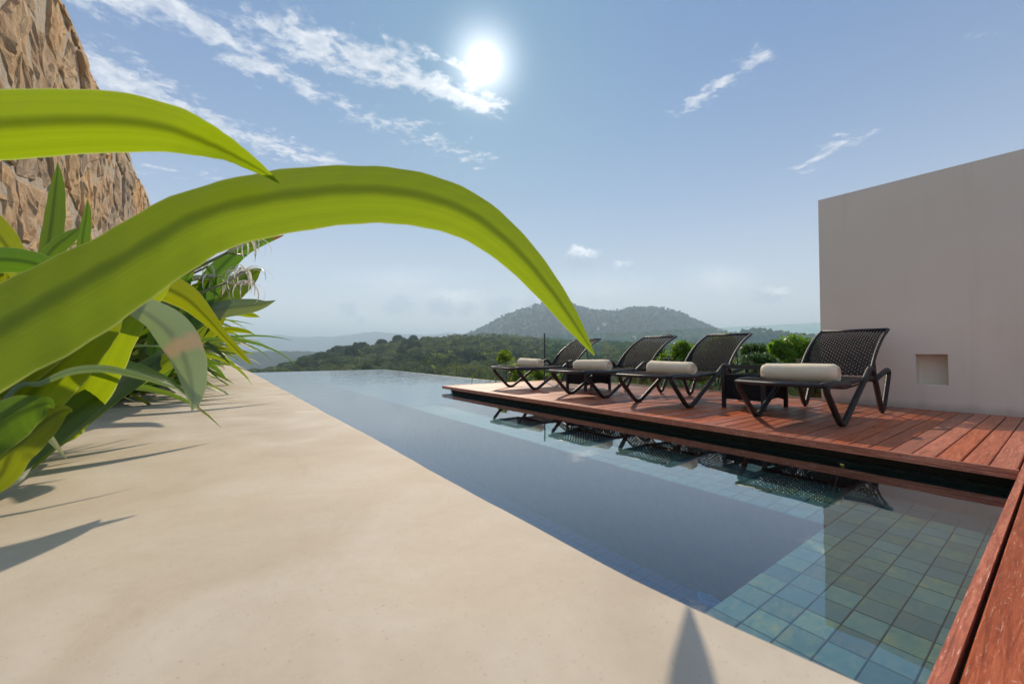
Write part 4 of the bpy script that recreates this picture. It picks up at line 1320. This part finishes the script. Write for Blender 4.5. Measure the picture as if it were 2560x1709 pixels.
def leafball(n, r, leaf, flat=0.9, lobes=None):
    cs_ = lobes or [(0,0,0,1.0)]
    c = []; nn = []; 
    for i in range(n):
        l = cs_[rnd.randrange(len(cs_))]
        d = Vector((rnd.gauss(0,1), rnd.gauss(0,1), rnd.gauss(0,1))).normalized()
        q = (0.55+0.5*rnd.random()**0.6)*(1+0.22*mnoise.noise(d*2.2+Vector((l[0]*9,l[1]*9,0))))
        c.append((l[0]*r + d.x*q*r*l[3], l[1]*r + d.y*q*r*l[3], l[2]*r + d.z*q*r*l[3]*flat)); nn.append(d)
    c = np.array(c); nn = rot_basis(np.array(nn), 0.6)
    v, f = quads_at(c, nn, rng.uniform(leaf*.6, leaf*1.2, n), 0.55)
    return v, f
def shrub(name, label, cat, loc, balls, mat, trunk_r=.022, leaf=.022, dens=1200, group=None, limbs=None):
    o = empty(name, loc); tag(o, label, cat, group)
    m = MB(); top = max(balls, key=lambda b: b[2])
    P_ = [(0,0,0),(top[0]*.3+.03,top[1]*.3,top[2]*.4),(top[0],top[1],top[2])]
    m.tube([tuple(q) for q in catmull(P_, 9)], trunk_r, 7, r1=trunk_r*.5)
    for b in balls:
        if b is top: continue
        s = Vector((b[0]*.2, b[1]*.2, b[2]*.55)); m.tube([s, s.lerp(Vector(b[:3]), .6)+Vector((0,0,.02)), b[:3]], trunk_r*.5, 5, r1=trunk_r*.25)
    m.build('trunk', M['bark'], o, smooth=True)
    for b in balls:
        n = int(dens*(b[3]/.25)**2)
        v, f = leafball(n, b[3], leaf, b[4] if len(b) > 4 else .9, [(0,0,0,1.0)]+[(rnd.uniform(-.5,.5),rnd.uniform(-.5,.5),rnd.uniform(-.4,.5),.62) for _ in range(5)])
        v = v + np.array(b[:3])
        c = mesh_np('foliage', v, f, mat, o, uv=np.tile([[0,0],[1,0],[1,1],[0,1]], (len(f),1))); c['kind'] = 'stuff'
    return o
# clipped three-tier topiary beyond the end of the deck
p = at(1264, 893, 10.2)
shrub('topiary_tree', 'small clipped tree with a round ball top and leafy lower tiers past the deck end', 'tree', (p.x, p.y, -.45),
      [(0,0,p.z+.45,.205),(.22,-.05,p.z-.30+.45,.22,.6),(.30,-.12,p.z-.52+.45,.28,.7),(-.05,.05,p.z-.83+.45,.22,.7),(.35,-.2,p.z-.85+.45,.2,.6)], M['bushleaf'], leaf=.028, dens=800)
p = at(1985, 872, 6.5)
shrub('round_shrub', 'bright green round-headed shrub behind the glass next to the cream wall', 'shrub', (p.x, p.y, -.45),
      [(-.10,.08,p.z+.45,.23),(.13,-.10,p.z+.47,.22),(.02,0,p.z+.36,.22)], M['bushleaf'], leaf=.030, dens=1500)
def bushy(u, v, D, w, lab, mat, name='garden_shrub', group=None, z0=-.45, leaf=.03, dens=750):
    p = at(u, v, D); h = p.z - z0
    bl = [(rnd.uniform(-w,w)*.6, rnd.uniform(-w,w)*.6, h*rnd.uniform(.45,.95), rnd.uniform(.16,.27)*w/.5, .85) for _ in range(7)]
    bl.append((0,0,h*.9, .22*w/.5))
    shrub(name, lab, 'shrub', (p.x, p.y, z0), bl, mat, leaf=leaf, dens=dens, group=group)
bushy(1712, 862, 8.6, .50, 'yellow-green shrub behind the glass, between the second and third lounger backrests', M['bushleaf'])
bushy(1790, 845, 8.2, .50, 'tall yellow-green shrub peeking over the backrest of the lounger past the nearer table', M['bushleaf'])
bushy(1640, 875, 9.2, .45, 'low dark shrub behind the glass beside the second lounger backrest', M['bushleaf_dark'])
bushy(1905, 890, 7.4, .42, 'loose mid green shrub behind the glass over the nearer side table', M['bushleaf_dark'])
bushy(1885, 858, 8.8, .30, 'thin upright young tree behind the glass beside the round-headed shrub', M['bushleaf_dark'], 'young_tree', dens=500)
bushy(1410, 905, 9.3, .38, 'small yellow-green shrub behind the far lounger backrest', M['bushleaf'])
bushy(1350, 930, 9.6, .38, 'low leafy shrub seen through the end pane of the balustrade', M['bushleaf'])
bushy(2055, 935, 6.9, .40, 'leafy green shrub behind the glass low at the corner of the cream wall', M['bushleaf_dark'])
# low ground-cover of strappy leaves along the glass, and undergrowth over the bank
def tuft(n_blades, L_, sp=0.8):
    vs = []; fs = []
    for i in range(n_blades):
        a = rnd.uniform(0, 6.283); e = rnd.uniform(.5, 1.45); w = rnd.uniform(.008,.016); p = Vector((rnd.uniform(-.05,.05), rnd.uniform(-.05,.05), 0)); side = Vector((-math.sin(a), math.cos(a), 0))
        b = len(vs); l = L_*rnd.uniform(.6,1.1); S = 4
        for s in range(S+1):
            ww = w*(1-s/S)**.7 + .001; vs += [tuple(p-side*ww), tuple(p+side*ww)]
            p = p + Vector((math.cos(a)*math.cos(e), math.sin(a)*math.cos(e), math.sin(e)))*l/S; e -= rnd.uniform(.2,.5)*sp
        for s in range(S): fs.append((b+2*s, b+2*s+1, b+2*s+3, b+2*s+2))
    return np.array(vs), np.array(fs)
tp_ = [tuft(34, .55) for _ in range(5)]
pts = []; 
for i in range(420):
    x = 6.5 + abs(rnd.gauss(0, 1.4)); yy = rnd.uniform(-.5, 8.4)
    pts.append((x, yy, -.45 - max(0, x-9.2)*.75))
for i in range(70): pts.append((rnd.uniform(5.95, 6.4), rnd.uniform(7.0, 10.8), -.46))
o = scatter('undergrowth_grass', tp_, pts, [rnd.uniform(.7, 1.35) for _ in pts], [rnd.uniform(.3,.9) for _ in pts], M['palm'])
bl_p = [leafball(260, 1.0, .07) for _ in range(3)]
pts = [(rnd.uniform(6.9, 11.5), rnd.uniform(-1, 9.5), 0) for _ in range(120)]
pts = [(x, y_, -.40 - max(0, x-9.2)*.75 - max(0, y_-8.6)*.9) for x, y_, _ in pts]
o = scatter('low_shrubbery', bl_p, pts, [rnd.uniform(.16,.36) for _ in pts], [rnd.uniform(.3,.9) for _ in pts], M['forest'])
for (u, v, D) in ((1860,960,9.5),(1600,930,10.5),(1930,950,9.0)):
    p = at(u, v, D); make_palm('small palm with arching fronds low behind the glass balustrade', (p.x, p.y, -1.3), p.z+1.3, 1.3, 'small palms behind the balustrade', t=.6, lean=.1)

# ------------------------------------------------------------------ spider lilies
def leaf_mesh(rows, nseg=28, ncross=8, fold=0.22):
    """rows: (x,y,z, halfwidth, wx,wy,wz) centreline + width direction"""
    Rw = catmull(rows, nseg+1); vs = []; uv = []; fs = []
    cum = [0.0]
    for i in range(1, nseg+1): cum.append(cum[-1]+np.linalg.norm(Rw[i,:3]-Rw[i-1,:3]))
    for i in range(nseg+1):
        c = Vector(Rw[i,:3]); w = Vector(Rw[i,4:7])
        tg = Vector(Rw[min(i+1,nseg),:3]-Rw[max(i-1,0),:3]).normalized()
        w = (w - tg*w.dot(tg)).normalized(); nn = tg.cross(w)
        hw = max(0.0004, Rw[i,3])
        for k in range(ncross+1):
            s = 2*k/ncross-1
            q = c + w*(s*hw) + nn*(hw*fold*(abs(s)**1.4*1.0) + 0.02*hw*math.sin(i*1.7+k))
            vs.append(tuple(q)); uv.append((k/ncross, cum[i]/cum[-1]))
    for i in range(nseg):
        for k in range(ncross): a = i*(ncross+1)+k; fs.append((a, a+1, a+ncross+2, a+ncross+1))
    return vs, fs, uv
def leafobj(rows, mat, parent, nseg=28, ncross=8, fold=.22, name='leaf'):
    vs, fs, uv = leaf_mesh(rows, nseg, ncross, fold)
    off = Vector(parent.location)
    vs = [tuple(Vector(v)-off) for v in vs]
    return mesh_np(name, vs, fs, mat, parent, uv=np.array(uv), smooth=True)
def pic_leaf(ctrl, mat, parent, fold=.22, roll=0.0, nseg=40, ncross=10, root=True):
    """ctrl: (x, y, width, D[, roll]) with x,y,width read off the photograph at 2349 px wide, D metres ahead"""
    K = 2560/2349; rows = []
    for i, c in enumerate(ctrl):
        x, y_, w, D = c[:4]; rl = c[4] if len(c) > 4 else roll
        a = ctrl[max(i-1, 0)]; b = ctrl[min(i+1, len(ctrl)-1)]
        p = at(x*K, y_*K, D)
        tx, ty = b[0]-a[0], b[1]-a[1]; L_ = math.hypot(tx, ty)
        nx, ny_ = -ty/L_, tx/L_
        wd = (RT*nx - CU*ny_)*math.cos(rl) + FW*math.sin(rl)
        hw = w*K*D/FPX/2/max(.35, math.cos(rl))
        rows.append((*p, hw, *wd))
    if root:
        rp = Vector(parent.location) + Vector((rnd.uniform(-.03,.03), rnd.uniform(-.05,.05), 0)); f0 = Vector(rows[0][:3])
        md = rp.lerp(f0, .5) + Vector((-.02, 0, .05))
        rows = [(*rp, rows[0][3]*.8, *rows[0][4:]), (*md, rows[0][3]*.9, *rows[0][4:])] + rows
        nseg = int(nseg*1.25)
    return leafobj(rows, mat, parent, nseg, ncross, fold)

pA = empty('spider_lily', (-0.50, 0.62, LZ-.09)); tag(pA, 'nearest spider lily with two huge arching yellow-green leaves reaching over the ledge', 'plant')
pic_leaf([(-420,1080,200,.36),(-260,930,235,.375),(-60,790,248,.40),(120,683,240,.44),(300,582,200,.49),(460,492,186,.54),(640,449,172,.58),(820,434,152,.62),(960,447,138,.65),(1080,490,116,.675),
          (1180,568,90,.69),(1260,660,66,.705),(1320,745,40,.715),(1364,815,3,.72)], M['lily'], pA, fold=.20, roll=-.35, nseg=70, ncross=14)
pic_leaf([(-500,420,130,.45),(-200,300,142,.48),(0,283,144,.50),(150,276,134,.51),(280,278,124,.52),(380,293,100,.53,.3),(450,318,70,.54,.8),(508,343,44,.55,1.1),(555,367,34,.56,1.0),(600,392,20,.57,.8),(640,420,2,.58,.5)], M['lily'], pA, fold=.22, roll=.25, nseg=50, ncross=12)
pB = empty('spider_lily', (-0.56, 1.05, LZ-.09)); tag(pB, 'spider lily with a drooping silvery leaf that has a pale scorched band', 'plant')
pic_leaf([(40,980,50,.62),(110,820,50,.66),(190,705,46,.70),(268,694,44,.73,.5),(330,716,66,.75,.3),(385,758,88,.76),(420,815,84,.765),(438,875,62,.77),(443,915,34,.77),(440,942,2,.77)], M['lily_burnt'], pB, fold=.30)
pic_leaf([(60,900,50,.85),(160,740,60,.88),(270,650,66,.9),(350,652,66,.9),(420,680,58,.9),(470,724,38,.9),(510,768,20,.9),(550,810,16,.9),(578,838,2,.9)], M['lily'], pB, fold=.25)
pic_leaf([(110,985,90,.92),(150,930,116,.88),(200,850,136,.82),(262,750,110,.80),(320,690,76,.80),(370,650,40,.80),(395,620,4,.80)], M['lily'], pB, fold=.15)
pic_leaf([(-120,1130,60,.60),(20,905,14,.60),(90,880,12,.57),(160,852,17,.55),(240,846,17,.54),(330,866,12,.53),(372,880,8,.53),(414,894,1,.53)], M['lily_silver'], pB, fold=.2)
pC = empty('spider_lily', (-0.52, 0.80, LZ-.09)); tag(pC, 'low spider lily leaves with brown dried tips at the bottom left corner of the ledge', 'plant')
pic_leaf([(-160,1120,60,.46),(-60,1020,100,.48),(20,960,100,.50),(75,935,66,.51),(110,925,26,.52),(125,935,4,.52)], M['lily_dark'], pC)
pic_leaf([(-60,1130,50,.55),(30,1030,80,.58),(90,975,66,.60),(135,945,36,.62),(158,940,12,.62),(165,945,3,.62)], M['lily'], pC)
pic_leaf([(-20,1120,30,.62),(60,1035,62,.70),(150,962,72,.78),(235,905,60,.86),(320,855,46,.95),(380,815,30,1.02),(420,790,4,1.08)], M['lily_dark'], pC)
pic_leaf([(-60,1060,40,.62),(10,985,90,.62),(90,880,130,.62),(160,800,120,.64),(230,740,80,.66),(280,700,10,.68)], M['lily'], pC)
pic_leaf([(-120,900,90,.62),(-40,860,120,.60),(40,800,150,.58),(130,740,120,.58),(200,700,50,.58),(250,680,5,.58)], M['lily'], pC)
pic_leaf([(0,1100,20,.75),(110,1010,50,.80),(200,945,44,.85),(300,870,44,.95),(370,835,38,1.0),(430,790,34,1.05),(480,740,4,1.1)], M['lily'], pC, fold=.35)
pD = empty('spider_lily', (-0.43, 1.50, LZ-.09)); tag(pD, 'spider lily holding a single upright leaf against the stone wall', 'plant')
pic_leaf([(70,860,40,1.0),(95,700,56,1.05),(106,590,56,1.1),(119,500,50,1.12),(127,430,36,1.13),(131,398,18,1.13),(132,371,1,1.13)], M['lily_dark'], pD)
pic_leaf([(160,800,30,1.25),(178,640,34,1.3),(190,540,30,1.3),(198,492,20,1.3),(201,457,1,1.3)], M['lily_dark'], pD)
pic_leaf([(-140,400,40,.8),(-70,480,66,.8),(-5,540,64,.8),(28,590,56,.8),(50,650,60,.8),(70,740,60,.82),(80,860,50,.85)], M['lily'], pD)
pic_leaf([(20,760,40,.9),(70,640,44,.92),(120,572,42,.93),(160,540,30,.94),(184,522,2,.95)], M['lily_dark'], pD)
pic_leaf([(-200,640,60,.7),(-60,600,62,.7),(60,600,54,.72),(160,640,40,.74),(230,690,10,.76)], M['lily_dark'], pD)

# flowering and leafy clumps along the planter
def clump_rows(seed, n, root, lean, Lr=(.95,1.45), wr=(.036,.056), bias=0.9):
    r = random.Random(seed); out = []
    for i in range(n):
        a = r.gauss(0, bias) if r.random() < .8 else r.uniform(-3.1, 3.1)      # about +X
        e = r.uniform(.62, 1.38); L_ = r.uniform(*Lr); hw = r.uniform(*wr); S = 9
        p = Vector(root) + Vector((r.uniform(-.05,.05), r.uniform(-.08,.08), 0)); rows = []
        d_e = r.uniform(.10, .24); roll = r.uniform(-.5,.5)
        for s in range(S+1):
            f = s/S
            w = hw*(0.55+0.45*min(1, f*4))*(1 - max(0, (f-.45)/.55)**2.6)
            side = Vector((-math.sin(a), math.cos(a), 0)); tg = Vector((math.cos(a)*math.cos(e), math.sin(a)*math.cos(e), math.sin(e)))
            up_ = side.cross(tg); wd = side*math.cos(roll)+up_*math.sin(roll)
            rows.append((*p, max(w, .0008), *wd))
            p = p + tg*(L_/S); e -= d_e*(0.5+f*1.2); a += r.uniform(-.06,.06)
        out.append(rows)
    return out
variants = []
for s in range(6):
    R_ = clump_rows(100+s, 20, (0,0,0), 0)
    variants.append([leaf_mesh(rw, 16, 4, .25) for rw in R_])
vmesh = []
for s, lv in enumerate(variants):
    ms = []
    for i, (vs, fs, uv) in enumerate(lv):
        o = mesh_np('leaf', vs, fs, M['lily'] if (i % 5) in (0,2) else M['lily_dark'], uv=np.array(uv), smooth=True)
        ms.append(o.data); bpy.data.objects.remove(o)
    vmesh.append(ms)
def lily_clump(x, y_, var, rz, sc, label, group):
    o = empty('spider_lily', (x, y_, LZ-.10), rz); o.scale = (sc, sc, sc); tag(o, label, 'plant', group)
    for me in vmesh[var]: share('leaf', me, o)
    return o
pE = empty('spider_lily', (-0.50, 3.3, LZ-.09)); tag(pE, 'spider lily with broad dark leaves fanning out to the right below the two white flowers', 'plant')
pic_leaf([(395,850,24,1.9),(430,775,50,2.0),(480,710,62,2.1),(540,655,56,2.15),(580,628,30,2.2),(600,617,1,2.2)], M['lily_dark'], pE, fold=.15, nseg=28, ncross=6)
pic_leaf([(330,800,26,1.8),(400,742,36,1.85),(460,718,40,1.9),(520,706,40,1.95),(575,700,32,2.0),(605,697,16,2.0),(632,689,1,2.0)], M['lily_silver'], pE, fold=.5, nseg=28, ncross=6)
pic_leaf([(380,830,20,2.0),(430,785,40,2.05),(480,750,40,2.1),(522,719,2,2.15)], M['lily'], pE, nseg=20, ncross=6)
pic_leaf([(400,790,16,2.3),(480,727,18,2.35),(530,716,16,2.4),(575,722,12,2.4),(596,727,1,2.4)], M['lily'], pE, nseg=20, ncross=4)
pic_leaf([(390,860,16,2.4),(450,790,18,2.45),(510,757,14,2.5),(560,759,10,2.5),(584,767,1,2.5)], M['lily'], pE, nseg=20, ncross=4)
pic_leaf([(360,870,20,1.7),(420,760,46,1.8),(455,690,56,1.9),(500,620,50,1.95),(560,570,30,2.0),(650,540,2,2.0)], M['lily_dark'], pE, nseg=24, ncross=6)
pic_leaf([(340,850,20,1.6),(360,760,44,1.6),(390,690,50,1.65),(420,650,30,1.7),(450,600,3,1.7)], M['lily_dark'], pE, nseg=24, ncross=6)
yy = 2.45; i = 0
while yy < 10.4:
    lily_clump(-.60+rnd.uniform(-.07,.05), yy, i % 6, rnd.uniform(-.35,.35), rnd.uniform(.72,.90) if yy < 4.5 else rnd.uniform(.68,.88), 'leafy spider lily in the dense row growing between the stone wall and the ledge', 'spider lilies in the planter row')
    if i % 2 == 0: lily_clump(-.92+rnd.uniform(-.05,.05), yy+.15, (i+3) % 6, rnd.uniform(-.5,.5), rnd.uniform(.8,1.1), 'leafy spider lily in the dense row growing between the stone wall and the ledge', 'spider lilies in the planter row')
    yy += rnd.uniform(.26,.38); i += 1
lily_clump(-.62, 1.38, 2, .2, .6, 'low dark spider lily just behind the scorched drooping leaf', None)

def flower(head, root, label, seed):
    r = random.Random(seed); o = empty('lily_flower_stem', root); tag(o, label, 'flower')
    h = Vector(head)-Vector(root)
    m = MB(); m.tube([tuple(q) for q in catmull([(0,0,0), tuple(h*.5+Vector((-.05,0,.06))), tuple(h)], 8)], .009, 6, r1=.006); m.build('stalk', M['stalk'], o, smooth=True)
    for b in range(5):
        a = r.uniform(-1.2,1.2); e = r.uniform(-.2,.9); d = Vector((math.cos(a)*math.cos(e), math.sin(a)*math.cos(e), math.sin(e)))
        bp = h + d*r.uniform(.07,.12)
        m = MB(); m.tube([tuple(h), tuple(h.lerp(bp,.5)), tuple(bp)], .004, 5, r1=.005); m.build('bud', M['stalk'] if b % 2 else M['petal'], o, smooth=True)
        if b < 3:
            for k in range(6):
                aa = 6.283*k/6+r.uniform(-.3,.3); q = bp.copy(); el = r.uniform(.1,.8); S = 6; rows = []
                side = Vector((-math.sin(aa), math.cos(aa), 0))
                for s in range(S+1):
                    rows.append((*(q+Vector(root)), .0048*(1-(s/S)**2)+.0006, *side)); q = q + Vector((math.cos(aa)*math.cos(el), math.sin(aa)*math.cos(el), math.sin(el)))*.024; el -= r.uniform(.35,.6)
                leafobj(rows, M['petal'], o, 8, 2, .2, 'petal')
for (u, v, D, lab, sd) in [(568,632,1.75,'white drooping spider lily flower hanging just below the big arching leaf',1),(565,706,1.72,'white spider lily flower with long thin petals below the upper flower',4),
                           (470,690,1.9,'withered spider lily flower head behind the two white flowers',7)]:
    p = at(u, v, D); flower(p, (-.6, p.y-.25, LZ-.1), lab, sd)

# fallen leaves
def fallen(loc, label, mat, s=.03, rz=0.0):
    rows = [(*(Vector(loc)+Vector((math.cos(rz)*d*s, math.sin(rz)*d*s, .003+.004*abs(d)))), w*s, -math.sin(rz), math.cos(rz), 0) for d, w in ((-1,.02),(-.6,.22),(0,.34),(.5,.25),(1,.02))]
    vs, fs, uv = leaf_mesh(rows, 8, 4, .3)
    o = mesh_np('fallen_leaf', vs, fs, mat, uv=np.array(uv), smooth=True); tag(o, label, 'leaf')
dry = mat_leaf('dry_leaf', (0.42,0.20,0.07), (0.4,0.2,0.05), .3, veins=False); yel = mat_leaf('yellow_leaf', (0.6,0.55,0.16), (0.5,0.5,0.1), .3, veins=False)
def on_plane(u, v, z):
    d = ray(u, v); t = (z-CAMZ)/d.z; return CAM + d*t
fallen(on_plane(2105,1163,0.001), 'small yellow leaf floating on the pool under the deck edge', yel, .022, .8)
fallen(on_plane(2345,1023,DZ+.004), 'dry orange leaf on the deck at the foot of the cream wall below the niche', dry, .03, 2.2)
fallen(on_plane(2250,1020,DZ+.004), 'small dry leaf at the wall foot behind the nearest lounger', dry, .022, .3)
fallen(on_plane(2368,1025,DZ+.004), 'second dry scrap beside the orange leaf at the wall foot', dry, .018, 1.1)
